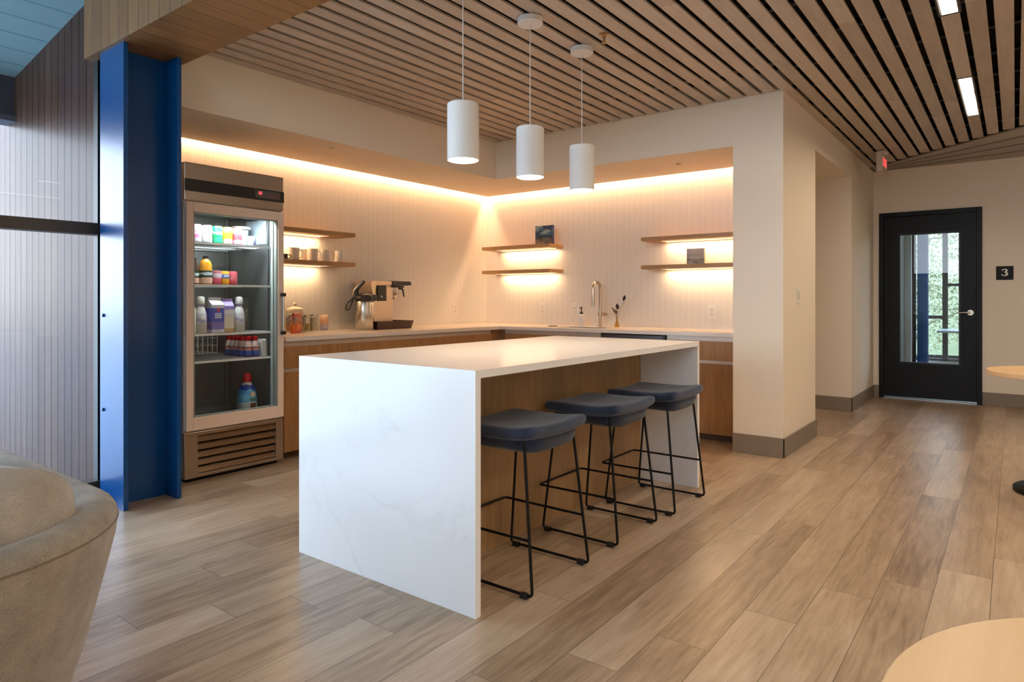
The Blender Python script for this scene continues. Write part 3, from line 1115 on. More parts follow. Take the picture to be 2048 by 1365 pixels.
# ---- bar stools
def make_stool():
    t = thing('bar_stool', None, 'bar stool')
    # seat pad: a soft saddle
    mb = MB()
    NX, NY = 22, 22
    hx, hy = 0.222, 0.218

    def zt(u, v):
        z = 0.622 + 0.014 * u * u
        z += 0.024 * max(0, -v) ** 3 + 0.003 * max(0, v) ** 2
        return z

    def rim(w):
        return (1 - abs(w) ** 14)
    top, bot = [], []
    for i in range(NX + 1):
        a, b = [], []
        for j in range(NY + 1):
            u, v = -1 + 2 * i / NX, -1 + 2 * j / NY
            su, sv = math.sin(u * PI / 2), math.sin(v * PI / 2)
            # squircle footprint
            r4 = (abs(su) ** 11 + abs(sv) ** 11) ** (1 / 11.0)
            mxr = max(abs(su), abs(sv))
            k_ = mxr / r4 if r4 > 1e-6 else 1
            x, y = su * hx * k_, sv * hy * k_
            e = max(abs(su), abs(sv))
            th = 0.027 * math.sqrt(max(0, 1 - e ** 22))
            zc = zt(x / hx, y / hy)
            a.append(mb.bm.verts.new((x, y, zc + th)))
            if 0 < i < NX and 0 < j < NY:
                b.append(mb.bm.verts.new((x, y, zc - th)))
            else:
                b.append(a[-1])
        top.append(a)
        bot.append(b)
    for i in range(NX):
        for j in range(NY):
            mb.bm.faces.new((top[i][j], top[i + 1][j], top[i + 1][j + 1], top[i][j + 1]))
            q = (bot[i][j], bot[i][j + 1], bot[i + 1][j + 1], bot[i + 1][j])
            if len(set(q)) > 2:
                mb.bm.faces.new(q)
    mb.build('seat_pad', M['denim'], t, smooth=60)
    # shell hanging under the pad
    rings = []
    for s_, z in ((0.90, 0.618), (0.90, 0.590), (0.85, 0.564), (0.72, 0.548), (0.5, 0.542)):
        ring = []
        for k in range(48):
            a = 2 * PI * k / 48
            c_, s__ = math.cos(a), math.sin(a)
            r = (abs(c_) ** 5 + abs(s__) ** 5) ** (-1 / 5)
            ring.append((c_ * r * hx * s_, s__ * r * hy * s_, z + 0.010 * (abs(c_ * r) ** 4) + 0.0 * s_))
        rings.append(ring)
    mb = MB(); mb.loft(rings)
    mb.build('seat_shell', fabric('navy_felt_shell', (0.006, 0.010, 0.022), (0.040, 0.056, 0.095), 330) if 'navy_felt_shell' not in MATS else MATS['navy_felt_shell'], t, smooth=60)
    # two sled frames: leg, floor runner, leg
    for sx in (-1, 1):
        mb = MB()
        mb.tube([(sx * 0.180, -0.150, 0.625), (sx * 0.213, -0.214, 0.014), (sx * 0.213, 0.214, 0.014), (sx * 0.180, 0.150, 0.615)], 0.0062, 10, corner=0.022)
        fr = mb.build('sled_frame', M['blackmetal'], t, smooth=50)
        for sy in (-0.175, 0.185):
            mb = MB(); mb.box(sx * 0.213 - 0.010, sx * 0.213 + 0.010, sy - 0.017, sy + 0.017, 0.0, 0.022)
            mb.build('glide', M['plastic_b'], fr, bevel=0.002)
    # footrest loop, open towards the sitter
    zf = 0.225
    yf = -0.214 + 0.064 * (zf - 0.014) / 0.611
    xf = 0.213 - 0.033 * (zf - 0.014) / 0.611
    mb = MB()
    mb.tube([(-xf, yf, zf), (-xf - 0.004, 0.243, zf), (xf + 0.004, 0.243, zf), (xf, yf, zf)], 0.0055, 10, corner=0.02)
    mb.build('footrest', M['blackmetal'], t, smooth=50)
    for yy, zz in ((-0.150, 0.622), (0.150, 0.612)):
        MB().tube([(-0.178, yy, zz), (0.178, yy, zz)], 0.0055, 8).build('under_seat_bar', M['blackmetal'], t, smooth=50)
    return t


stool = make_stool()
for i, (x, y, lb) in enumerate(((2.315, 1.712, 'dark blue felt bar stool, nearest the white waterfall end panel with veins'),
                                (3.004, 1.708, 'dark blue felt bar stool in the middle of the row of three at the island'),
                                (3.600, 1.680, 'dark blue felt bar stool at the far end of the island, nearest the pillar'))):
    o = stool if i == 0 else copy_tree(stool)
    o.location = (x, y, 0)
    tag(o, lb, 'bar stool', 'blue stools tucked under the island')

# ---- pendants
def make_pendant():
    t = thing('pendant_lamp', None, 'pendant lamp')
    mb = MB(); mb.lathe([(0.0, 0.030), (0.070, 0.030), (0.0705, 0.0), (0.066, -0.004), (0.0, -0.004)], (0, 0, -0.034), 40, cap=False)
    mb.build('canopy', M['shade'], t, smooth=40)
    mb = MB(); mb.cyl(0.0028, -0.62, -0.03, seg=8)
    mb.build('cord', plain('pale_cord', (0.75, 0.72, 0.68), 0.6), t, smooth=50)
    mb = MB()
    mb.lathe([(0.0, -0.605), (0.072, -0.605), (0.0765, -0.610), (0.0765, -0.880), (0.0745, -0.880), (0.0745, -0.868), (0.0, -0.868)], seg=56, cap=False)
    mb.build('shade', M['shade'], t, smooth=40)
    mb = MB(); mb.lathe([(0.0, -0.872), (0.073, -0.872), (0.0735, -0.878), (0.066, -0.883), (0.0, -0.884)], seg=48, cap=False)
    mb.build('diffuser', M['lamp_on'], t, smooth=40)
    area_light('lamp_light', (0, 0, -0.886), 0.13, 0.13, P_PEND, NEUT, shape='DISK', spread=150, parent=t)
    return t


pend = make_pendant()
for i, (x, lb) in enumerate(((2.411, 'white cylinder pendant over the island, the one nearest the blue column and refrigerator'),
                             (2.968, 'white cylinder pendant over the island, the middle one of three'),
                             (3.515, 'white cylinder pendant over the island, the one nearest the pillar'))):
    o = pend if i == 0 else copy_tree(pend)
    o.location = (x, 2.13, CEIL)
    tag(o, lb, 'pendant lamp', 'white pendants over the island')

# ---- recessed linear lamps in the slat ceiling
def make_linear():
    t = thing('linear_ceiling_light', None, 'ceiling light')
    L = 1.17
    mb = MB(); mb.box(0, L, -0.036, 0.036, 0.004, 0.016)
    mb.build('diffuser', M['lamp_on'], t)
    mb = MB(); mb.box(-0.015, L + 0.015, -0.052, -0.042, 0.002, 0.06).box(-0.015, L + 0.015, 0.042, 0.052, 0.002, 0.06).box(-0.015, L + 0.015, -0.042, 0.042, 0.050, 0.06)
    mb.box(-0.015, 0.0, -0.042, 0.042, 0.002, 0.05).box(L, L + 0.015, -0.042, 0.042, 0.002, 0.05)
    mb.build('housing', plain('brown_housing', (0.07, 0.05, 0.035), 0.5), t)
    area_light('lamp_light', (L / 2, 0, 0.002), L, 0.072, P_LINE, NEUT, parent=t, spread=160)
    return t


lin = make_linear()
LY_ = -0.01 + SP * 2.5
for i, (x, y, lb, g) in enumerate(((5.635, LY_, 'lit linear light set between ceiling slats, the whole one nearer the black door', None),
                                (3.14, LY_, 'lit linear light between ceiling slats, cut by the top edge of the photo', None),
                                (5.635, LY_ - SP * 14, 'lit linear light added between the ceiling slats, outside the frame', 'linear lights added outside the frame'),  # this row and the next are added, unseen, to brighten the room
                                (3.14, LY_ - SP * 14, 'lit linear light added between the ceiling slats, outside the frame', 'linear lights added outside the frame'),
                                (5.635, LY_ - SP * 27, 'lit linear light added between the ceiling slats, outside the frame', 'linear lights added outside the frame'),
                                (3.14, LY_ - SP * 27, 'lit linear light added between the ceiling slats, outside the frame', 'linear lights added outside the frame'))):
    o = lin if i == 0 else copy_tree(lin)
    o.location = (x, y, CEIL)
    tag(o, lb, 'ceiling light', g)

# unseen lamp added on the lounge ceiling to warm the near table and sofa
o = copy_tree(lin)
o.location = (0.2, -1.3, 4.005)
o.rotation_euler = (-math.atan(0.156), 0, 0)
for ch in bpy.data.objects:
    if ch.parent == o and ch.type == 'LIGHT':
        ch.data = ch.data.copy()
        ch.data.energy = 50
tag(o, 'lit linear light added on the sloping lounge ceiling, outside the frame', 'ceiling light')

# ---- cove lights in the slot above the tile
for nm, lb, loc, sx, sy in (('cove_light', 'glowing warm strip tucked above the tiled wall behind the refrigerator', ((1.97 + BX) / 2, BY - 0.028, 2.436), BX - 1.97, 0.02),
                            ('cove_light', 'glowing warm strip tucked above the tiled wall behind the sink', (BX - 0.028, (1.75 + BY) / 2, 2.436), 0.02, BY - 1.75 - 0.06)):
    t = thing(nm, lb, 'strip light', loc)
    mb = MB(); mb.box(-sx / 2, sx / 2, -sy / 2, sy / 2, -0.004, 0.003)
    mb.build('light_strip', M['strip_on'], t)
    area_light('strip_light', (0, 0, -0.006), sx, sy, P_COVE, WARM, parent=t)

# ---- floating oak shelves with light strips below
def shelf(lb, x0, x1, y0, y1, zt, mat, s0, s1, grp):
    t = thing('floating_shelf', lb, 'shelf', (x0, y0, zt), 0, grp)
    mb = MB(); mb.box(0, x1 - x0, 0, y1 - y0, -0.036, 0)
    mb.build('board', mat, t, bevel=0.0015)
    if x1 - x0 > y1 - y0:
        MB().box(s0 - x0, s1 - x0, 0.09, 0.203, -0.038, -0.036).build('bounce_glow_plate', M['bounce_glow'], t)  # glowing plate added to imitate light bounced up from the tile
        mb = MB(); mb.box(s0 - x0, s1 - x0, 0.205, 0.220, -0.039, -0.036)
        mb.build('light_strip', M['strip_on'], t)
        area_light('strip_light', ((s0 + s1) / 2 - x0, 0.2125, -0.0405), s1 - s0, 0.012, P_SHELF * (s1 - s0), SHELF, parent=t)
    else:
        MB().box(0.09, 0.203, s0 - y0, s1 - y0, -0.038, -0.036).build('bounce_glow_plate', M['bounce_glow'], t)
        mb = MB(); mb.box(0.205, 0.220, s0 - y0, s1 - y0, -0.039, -0.036)
        mb.build('light_strip', M['strip_on'], t)
        area_light('strip_light', (0.2125, (s0 + s1) / 2 - y0, -0.0405), 0.012, s1 - s0, P_SHELF * (s1 - s0), SHELF, parent=t)
    return t


ZU, ZL = 1.765, 1.500
g = 'lit oak shelves on the tiled walls'
shelf('upper oak shelf beside the refrigerator, empty on top', 2.83, 3.838, 4.66, BY - 0.002, ZU, M['oakX'], 2.85, 3.62, g)
shelf('lower oak shelf beside the refrigerator, holding the mugs', 2.83, 3.838, 4.66, BY - 0.002, ZL + 0.004, M['oakX'], 2.85, 3.62, g)
shelf('upper oak shelf near the corner, holding the blue seascape panel', 5.73, BX - 0.002, 3.868, 4.78, ZU, M['oakY'], 3.93, 4.66, g)
shelf('lower oak shelf near the corner, empty, above the outlet', 5.73, BX - 0.002, 3.868, 4.78, ZL, M['oakY'], 3.93, 4.66, g)
shelf('upper oak shelf next to the pillar, empty on top', 5.73, BX - 0.002, 1.747, 2.822, ZU, M['oakY'], 1.76, 2.66, g)
shelf('lower oak shelf next to the pillar, holding the small grey picture', 5.73, BX - 0.002, 1.747, 2.822, ZL, M['oakY'], 1.76, 2.66, g)

# ---- worktop, L-shaped, with a sink cut-out
CF_X, CF_Y, CH, CT = 5.335, 4.205, 0.903, 0.031
SX0, SX1, SY0, SY1 = 5.44, 5.74, 3.10, 3.62
mb = MB()
mb.box(2.83, BX - 0.001, CF_Y, BY - 0.001, CH - CT, CH)
mb.box(CF_X, BX - 0.001, SY1, CF_Y, CH - CT, CH)
mb.box(CF_X, BX - 0.001, 1.746, SY0, CH - CT, CH)
mb.box(CF_X, SX0, SY0, SY1, CH - CT, CH)
mb.box(SX1, BX - 0.001, SY0, SY1, CH - CT, CH)
bmesh.ops.remove_doubles(mb.bm, verts=mb.bm.verts, dist=1e-5)
t = thing('worktop', 'pale stone L-shaped worktop running along both tiled walls', 'worktop', (0, 0, 0))
mb.build('slab', plain('pale_cream_quartz', (0.78, 0.71, 0.63), 0.22), t)
mb = MB(); mb.box(2.83, BX - 0.001, BY - 0.015, BY - 0.001, CH, CH + 0.022).box(BX - 0.015, BX - 0.001, 1.746, BY - 0.015, CH, CH + 0.022)
mb.build('upstand', plain('pale_cream_quartz', (0.78, 0.71, 0.63), 0.22), t)
# sink bowl
t = thing('sink', 'undermount steel sink bowl below the tall tap', 'sink', (SX0, SY0, CH - CT))
mb = MB()
w_, l_, d_ = SX1 - SX0, SY1 - SY0, 0.19
mb.box(-0.008, 0, -0.008, l_ + 0.008, -d_, -0.001).box(w_, w_ + 0.008, -0.008, l_ + 0.008, -d_, -0.001).box(0, w_, -0.008, 0, -d_, -0.001).box(0, w_, l_, l_ + 0.008, -d_, -0.001).box(0, w_, 0, l_, -d_, -d_ + 0.008)
mb.build('bowl', M['steel'], t)
mb = MB(); mb.cyl(0.04, -d_ + 0.008, -d_ + 0.011, (w_ / 2, l_ / 2, 0), 24)
mb.build('drain', M['chrome'], t, smooth=40)

# ---- base cabinets
def cabinet(lb, x0, x1, y0, y1, face, doors=1, drawer=True, end=None):
    """face 'Y': front looks to -Y at y0; face 'X': front looks to -X at x0"""
    t = thing('base_cabinet', lb, 'cabinet', (x0, y0, 0), 0, 'oak base cabinets under the worktop')
    Wd = (x1 - x0) if face == 'Y' else (y1 - y0)
    D = (y1 - y0) if face == 'Y' else (x1 - x0)

    def B(mb, a0, a1, d0, d1, z0, z1):
        if face == 'Y':
            mb.box(a0, a1, d0, d1, z0, z1)
        else:
            mb.box(d0, d1, a0, a1, z0, z1)
        return mb
    g_ = 0.0016
    mb = MB()
    B(mb, 0.0, 0.018, 0.024, D, 0.06, 0.871)
    B(mb, Wd - 0.018, Wd, 0.024, D, 0.06, 0.871)
    B(mb, 0.018, Wd - 0.018, 0.024, D, 0.06, 0.078)
    B(mb, 0.018, Wd - 0.018, D - 0.012, D, 0.078, 0.871)
    mb.build('carcass', M['oakZ'], t)
    B(MB(), 0.0, Wd, 0.070, D, 0.0, 0.06).build('toe_kick', M['toe'], t)
    B(MB(), 0.0, Wd, 0.012, 0.024, 0.831, 0.871).build('finger_rail', M['rail'], t)
    B(MB(), 0.0, Wd, 0.012, 0.024, 0.645, 0.672).build('finger_rail', M['rail'], t)
    B(MB(), g_, Wd - g_, 0.0, 0.020, 0.672, 0.831).build('drawer_front', M['oakZ'], t, bevel=0.001)
    n = doors
    for i in range(n):
        B(MB(), g_ + Wd * i / n, Wd * (i + 1) / n - g_, 0.0, 0.020, 0.062, 0.645).build('door', M['oakZ'], t, bevel=0.001)
    return t


FY, FX = 4.232, 5.365
cabinet('oak base cabinet right next to the refrigerator', 2.83, 3.415, FY, BY - 0.01, 'Y')
cabinet('oak base cabinet below the silver airpot', 3.415, 4.027, FY, BY - 0.01, 'Y')
cabinet('oak base cabinet below the coffee brewer tray', 4.027, 4.643, FY, BY - 0.01, 'Y')
cabinet('oak base cabinet right of the brewer, next to the corner filler', 4.643, 5.235, FY, BY - 0.01, 'Y')
t = thing('corner_filler', 'narrow brown oak corner post where the two cabinet runs meet', 'filler panel', (5.235, FY, 0))
mb = MB(); mb.box(0, FX - 5.235 + 0.02, 0.0, 0.02, 0.06, 0.871).box(FX - 5.235, FX - 5.235 + 0.02, -0.05, 0.0, 0.06, 0.871)
mb.build('post', wood('dark_oak_post', [(0.25, (0.16, 0.075, 0.03)), (0.75, (0.30, 0.16, 0.075))], 'Z'), t)
cabinet('oak base cabinet between the corner and the sink', FX, BX - 0.01, 3.80, FY - 0.055, 'X')
cabinet('oak sink cabinet beside the dishwasher', FX, BX - 0.01, 3.055, 3.80, 'X', doors=2)
cabinet('oak base cabinet against the pillar, its drawer and door in full view', FX, BX - 0.01, 1.752, 2.40, 'X')
t = thing('dishwasher', 'steel dishwasher under the worktop, only its dark top edge showing', 'dishwasher', (FX, 2.406, 0))
mb = MB(); mb.box(0.02, BX - 0.01 - FX, 0, 0.639, 0.1, 0.862)
mb.build('body', M['steel'], t)
mb = MB(); mb.box(-0.008, 0.02, 0.004, 0.634, 0.11, 0.80)
mb.build('door', M['steel'], t, bevel=0.003)
mb = MB(); mb.box(-0.004, 0.02, 0.004, 0.634, 0.80, 0.862)
mb.build('control_panel', plain('dark_steel_panel', (0.10, 0.09, 0.09), 0.3, metal=0.8), t, bevel=0.003)
mb = MB(); mb.box(-0.012, -0.004, 0.004, 0.03, 0.82, 0.862)
mb.build('latch', M['plastic_b'], t)
mb = MB(); mb.tube([(-0.03, 0.04, 0.76), (-0.03, 0.60, 0.76)], 0.009, 12)
mb.build('handle', M['chrome'], t, smooth=40)
mb = MB(); mb.box(0.06, 0.6, 0.0, 0.639, 0.0, 0.10)
mb.build('toe_kick', M['toe'], t)

# ---- tap
t = thing('tap', 'tall champagne gooseneck tap standing behind the sink', 'tap', (5.84, 3.325, CH))
mb = MB(); mb.lathe([(0.026, 0), (0.026, 0.006), (0.0165, 0.012), (0.0165, 0.10), (0.0195, 0.102), (0.0195, 0.150), (0.016, 0.152)])
mb.build('body', M['chrome'], t, smooth=40)
pts = [(0, 0, 0.15), (0, 0, 0.385)]
for k in range(1, 13):
    a = PI * k / 12
    pts.append((-0.062 + 0.062 * math.cos(a), 0.004 - 0.004 * math.cos(a), 0.385 + 0.062 * math.sin(a)))
pts.append((-0.124, 0.008, 0.27))
mb = MB(); mb.tube(pts, 0.0155, 16)
mb.build('spout', M['chrome'], t, smooth=50)
mb = MB(); mb.cyl(0.0175, 0.205, 0.275, (-0.124, 0.008, 0), 20)
mb.build('spray_head', M['chrome'], t, smooth=40)
mb = MB(); mb.cyl(0.0165, -0.075, 0.02, (0, 0, 0.126), 20, 'Y')
mb.build('lever', M['chrome'], t, smooth=40)

# ---- soap bottle
t = thing('soap_dispenser', 'white soap bottle with black pump beside the tap', 'soap dispenser', (5.85, 3.55, CH))
mb = MB(); mb.lathe([(0.034, 0.0), (0.036, 0.004), (0.036, 0.10), (0.033, 0.112), (0.014, 0.12), (0.014, 0.128)])
mb.build('bottle', plain('frosted_white_plastic', (0.78, 0.74, 0.72), 0.4), t, smooth=40)
mb = MB(); mb.lathe([(0.016, 0.126), (0.016, 0.145), (0.006, 0.15), (0.006, 0.185), (0.011, 0.187), (0.011, 0.198), (0, 0.2)]).tube([(0, 0, 0.192), (-0.02, 0.0, 0.192), (-0.035, 0, 0.186)], 0.005, 8)
mb.build('pump', M['plastic_b'], t, smooth=40)

# ---- vase with dried stems
t = thing('bud_vase', 'small amber glass bud vase with dark dried stems', 'vase', (5.80, 3.115, CH))
mb = MB(); mb.lathe([(0.020, 0), (0.024, 0.006), (0.022, 0.03), (0.010, 0.065), (0.009, 0.075), (0.015, 0.088)], cap=False, seg=20)
mb.build('vase', glass_mat('amber_glass', (0.80, 0.62, 0.25), 1.5), t, smooth=40)
mb = MB()
stems = [((0.0, 0.012, 0.175), 0.3), ((0.0, 0.034, 0.140), 0.5), ((0.0, -0.008, 0.190), 0.2), ((0.0, -0.078, 0.265), 0.1)]
for (e, _) in stems:
    mb.tube([(0, 0, 0.01), (0, 0, 0.085), (e[0] * 0.5, e[1] * 0.45, 0.085 + (e[2] - 0.085) * 0.5), e], [0.0022, 0.0022, 0.0018, 0.0015], 6)
mb.tube([(0, -0.068, 0.225), (-0.01, -0.105, 0.262)], 0.0014, 6)
mb.build('stems', plain('dry_stems', (0.16, 0.11, 0.04), 0.7), t, smooth=50)


def leaf(c, L, Wd, tilt, mat, nm):
    mb = MB()
    c = Vector(c)
    d = Vector((0, math.sin(tilt), math.cos(tilt)))
    s_ = Vector((0, math.cos(tilt), -math.sin(tilt)))
    rings = []
    for k in range(9):
        tt = k / 8
        w = Wd * math.sin(PI * min(1, max(0, tt * 0.96 + 0.02))) ** 0.8
        ring = []
        for q in range(8):
            a = 2 * PI * q / 8
            ring.append(c + d * (L * (tt - 0.5)) + s_ * (w * math.cos(a)) + Vector((1, 0, 0)) * (w * 0.5 * math.sin(a)))
        rings.append(ring)
    mb.loft(rings)
    return mb.build(nm, mat, t, smooth=60)


dk = plain('near_black_petals', (0.020, 0.010, 0.010), 0.7)
gk = plain('olive_brown_buds', (0.12, 0.07, 0.03), 0.7)
leaf((0, -0.080, 0.288), 0.062, 0.016, -0.35, dk, 'flower')
leaf((0, -0.006, 0.205), 0.060, 0.020, 0.25, dk, 'flower')
leaf((0, 0.030, 0.165), 0.055, 0.013, 0.6, gk, 'bud')
leaf((0, 0.008, 0.150), 0.050, 0.014, 0.1, gk, 'bud')
leaf((0, 0.044, 0.185), 0.040, 0.007, 0.9, gk, 'bud')

t = thing('small_dish', 'thin dark dish lying on the worktop left of the soap bottle', 'dish', (5.66, 3.775, CH))
mb = MB(); mb.lathe([(0.04, 0), (0.055, 0.006), (0.053, 0.007), (0.0, 0.003)], cap=False)
mb.build('dish', plain('dark_brown_glaze', (0.06, 0.04, 0.03), 0.3), t, smooth=40)


# ---- outlets and switch
def outlet(lb, loc, rz, nm='power_outlet', cat='power outlet', grp='outlets on the tiled walls', switch=False):
    t = thing(nm, lb, cat, loc, rz, grp)
    mb = MB(); mb.box(-0.041, 0.041, -0.006, 0, -0.066, 0.066)      # faces -Y locally
    p = mb.build('cover_plate', M['plastic_w'], t, bevel=0.003)
    if switch:
        mb = MB(); mb.box(-0.017, 0.017, -0.012, -0.006, -0.034, 0.034)
        mb.build('rocker', plain('ivory_rocker', (0.62, 0.56, 0.46), 0.4), p, bevel=0.002)
    else:
        for dz in (-0.022, 0.022):
            mb = MB(); mb.box(-0.017, 0.017, -0.009, -0.006, dz - 0.015, dz + 0.015)
            r_ = mb.build('receptacle', plain('outlet_face', (0.72, 0.68, 0.62), 0.4), p, bevel=0.002)
            mb = MB(); mb.box(-0.009, -0.006, -0.0095, -0.009, dz - 0.006, dz + 0.006).box(0.006, 0.009, -0.0095, -0.009, dz - 0.005, dz + 0.005)
            mb.build('slots', plain('outlet_slots', (0.30, 0.24, 0.19), 0.6), p)
    return t


outlet('white outlet on the tile below the corner shelves', (BX, 4.137, 1.071), -PI / 2)
outlet('white outlet on the tile just behind the soap bottle', (BX, 3.715, 1.068), -PI / 2)
outlet('white outlet on the tile below the shelves by the pillar', (BX, 2.236, 1.060), -PI / 2)
outlet('white outlet on the tile between the coffee brewer and the corner', (5.447, BY, 1.070), 0)
outlet('cream light switch on the narrow side of the pillar', (5.545, 1.372, 1.210), 0, 'light_switch', 'light switch', None, True)

# ---- small pictures
for nm, lb, loc, w_, h_, cols in (
        ('art_panel', 'small square panel painted with a dark blue stormy sky, on the upper corner shelf', (5.82, 3.885, ZU), 0.225, 0.200, 'blue'),
        ('art_panel', 'small square grey landscape picture on the lower shelf by the pillar', (5.84, 2.250, ZL), 0.165, 0.145, 'grey')):
    m_, n, b = _new('painted_panel_' + cols)
    tcn = n.nodes.new('ShaderNodeTexCoord')
    no = n.nodes.new('ShaderNodeTexNoise')
    mp = n.nodes.new('ShaderNodeMapping')
    mp.inputs['Scale'].default_value = (4, 7, 13)
    mp.inputs['Rotation'].default_value = (0.5, 0, 0)
    n.links.new(tcn.outputs['Object'], mp.inputs['Vector'])
    n.links.new(mp.outputs[0], no.inputs['Vector'])
    no.inputs['Scale'].default_value = 1.2
    no.inputs['Distortion'].default_value = 0.6
    sg = n.nodes.new('ShaderNodeSeparateXYZ')
    n.links.new(tcn.outputs['Generated'], sg.inputs[0])
    if cols == 'blue':
        r1 = ramp(n, [(0.38, (0.008, 0.02, 0.07)), (0.50, (0.03, 0.14, 0.24)), (0.58, (0.30, 0.40, 0.40)), (0.7, (0.02, 0.05, 0.12))])
        r2 = ramp(n, [(0.40, (0.05, 0.045, 0.04)), (0.6, (0.22, 0.19, 0.15))])
    else:
        r1 = ramp(n, [(0.38, (0.40, 0.38, 0.33)), (0.6, (0.55, 0.52, 0.46))])
        r2 = ramp(n, [(0.40, (0.20, 0.17, 0.12)), (0.6, (0.42, 0.38, 0.30))])
    n.links.new(no.outputs['Fac'], r1.inputs[0])
    n.links.new(no.outputs['Fac'], r2.inputs[0])
    ft = math_node(n, 'LESS_THAN', math_node(n, 'MULTIPLY_ADD', no.outputs['Fac'], 0.14, sg.outputs[2]), 0.42)
    n.links.new(mixc(n, ft, r1.outputs[0], r2.outputs[0]), b.inputs['Base Color'])
    b.inputs['Roughness'].default_value = 0.5
    t = thing(nm, lb, 'picture', loc)
    mb = MB(); mb.box(0.001, 0.03, 0, w_, 0, h_)
    mb.build('block', plain('panel_edge_' + cols, (0.02, 0.03, 0.12) if cols == 'blue' else (0.30, 0.36, 0.30), 0.5), t)
    mb = MB(); mb.box(0, 0.001, 0.001, w_ - 0.001, 0.001, h_ - 0.001)
    mb.build('painted_face', m_, t)


# ---- mugs
def make_mug(mat, r=0.041, h=0.103, ha=0.0, name='mug'):
    t = thing(name, None, 'mug')
    mb = MB(); mb.lathe([(0, 0.0), (r * 0.92, 0.0), (r, 0.006), (r, h), (r - 0.0035, h), (r - 0.0035, 0.010), (0, 0.008)], seg=28, cap=False)
    mb.build('cup', mat, t, smooth=40)
    mb = MB()
    pts = [(r - 0.003, 0, h * 0.82), (r + 0.018, 0, h * 0.84), (r + 0.026, 0, h * 0.55), (r + 0.018, 0, h * 0.22), (r - 0.003, 0, h * 0.2)]
    mb.tube(pts, 0.0042, 8, corner=0.02)
    mb.build('handle', mat, t, smooth=50)
    return t


MZ = ZL + 0.004
warmmug = plain('cream_glaze', (0.70, 0.60, 0.50), 0.25)
m0 = make_mug(M['ceramic'])
mugs = [(3.280, 4.76, 0.2, 'white mug on the shelf, the one nearest the short black cup'),
        (3.462, 4.76, 0.15, 'white mug on the shelf, in front of the mug behind it'),
        (3.590, 4.76, 0.1, 'white mug on the shelf with its handle clear against the glow'),
        (3.752, 4.77, 0.3, 'white mug at the open end of the shelf, out of the glow'),
        (3.440, 4.875, 2.6, 'white mug standing close to the tile behind another mug')]
for i, (x, y, a, lb) in enumerate(mugs):
    o = m0 if i == 0 else copy_tree(m0)
    o.location = (x, y, MZ)
    o.rotation_euler = (0, 0, a - 0.6)
    tag(o, lb, 'mug', 'white mugs on the lower shelf')
o = make_mug(M['plastic_b'], 0.034, 0.045)
o.location = (3.165, 4.74, MZ)
o.rotation_euler = (0, 0, -0.6)
tag(o, 'short black cup on the shelf beside the refrigerator', 'cup')

# ---- airpot
t = thing('airpot', 'steel vacuum airpot with black lid and pump arm, left of the brewer', 'airpot', (3.945, 4.665, CH), 0)
mb = MB(); mb.lathe([(0.078, 0), (0.082, 0.006), (0.082, 0.245), (0.076, 0.262), (0.070, 0.268)])
mb.build('body', M['steelZ'], t, smooth=40)
mb = MB(); mb.lathe([(0.078, 0.258), (0.086, 0.270), (0.088, 0.292), (0.074, 0.318), (0.045, 0.330), (0, 0.332)], cap=False)
mb.lathe([(0.036, 0.0), (0.040, 0.02), (0.034, 0.055), (0, 0.06)], (0.055, -0.045, 0.262))
mb.build('lid', M['plastic_b'], t, smooth=50)
mb = MB()
mb.tube([(-0.060, 0.045, 0.30), (-0.055, 0.03, 0.37), (0.0, 0.0, 0.44)], [0.016, 0.014, 0.012], 10)
mb.build('pump_arm', M['plastic_b'], t, smooth=50)
mb = MB()
mb.tube([(-0.088, 0.055, 0.31), (-0.082, 0.04, 0.36), (-0.018, 0.0, 0.447)], [0.008, 0.012, 0.012], 10)
mb.build('arm_cover', M['steel'], t, smooth=50)
mb = MB(); mb.tube([(-0.070, 0.052, 0.300), (-0.12, 0.088, 0.245), (-0.138, 0.100, 0.185), (-0.112, 0.083, 0.178), (-0.080, 0.06, 0.275)], 0.007, 8, corner=0.02)
mb.build('carry_handle', M['plastic_b'], t, smooth=50)

# ---- brewer
t = thing('coffee_brewer', 'steel coffee brewer with an overhanging black brew head, in a brown tray', 'coffee machine', (4.02, 4.655, CH + 0.016))
MB().box(0.02, 0.285, 0.03, 0.225, 0.0, 0.395).build('tower', M['brewer'], t, bevel=0.004)
mb = MB(); mb.prism([(0.012, 0.43), (-0.012, 0.40), (0.004, 0.33), (0.02, 0.29), (0.06, 0.392), (0.245, 0.392), (0.245, 0.43)], 0.0, 0.24, 'Y')
mb.build('hood', M['brewer'], t, bevel=0.003)
mb = MB(); mb.prism([(0.245, 0.387), (0.43, 0.392), (0.49, 0.398), (0.48, 0.432), (0.245, 0.434)], -0.01, 0.235, 'Y').box(0.262, 0.42, 0.02, 0.2, 0.372, 0.388)
mb.build('brew_head', M['plastic_b'], t, bevel=0.004)
mb = MB(); mb.lathe([(0.030, 0.262), (0.050, 0.280), (0.060, 0.32), (0.062, 0.372)], (0.318, 0.08, 0), 28)
fn = mb.build('filter_basket', plain('steel_basket', (0.55, 0.5, 0.44), 0.25, metal=1), t, smooth=40)
mb = MB(); mb.tube([(0.370, 0.06, 0.365), (0.418, 0.04, 0.360), (0.432, 0.035, 0.285)], [0.009, 0.009, 0.007], 8, corner=0.012)
mb.build('basket_handle', M['plastic_b'], fn, smooth=50)
mb = MB(); mb.box(0.085, 0.190, 0.012, 0.030, 0.245, 0.388)
sw = mb.build('switch_panel', M['plastic_b'], t, bevel=0.003)
mb = MB(); mb.cyl(0.009, 0.004, 0.012, (0.125, 0, 0.285), 16, 'Y')
mb.build('indicator', M['plastic_w'], sw)
mb = MB(); mb.box(0.040, 0.052, 0.022, 0.030, 0.0, 0.385)
mb.build('side_trim', M['chrome'], t)
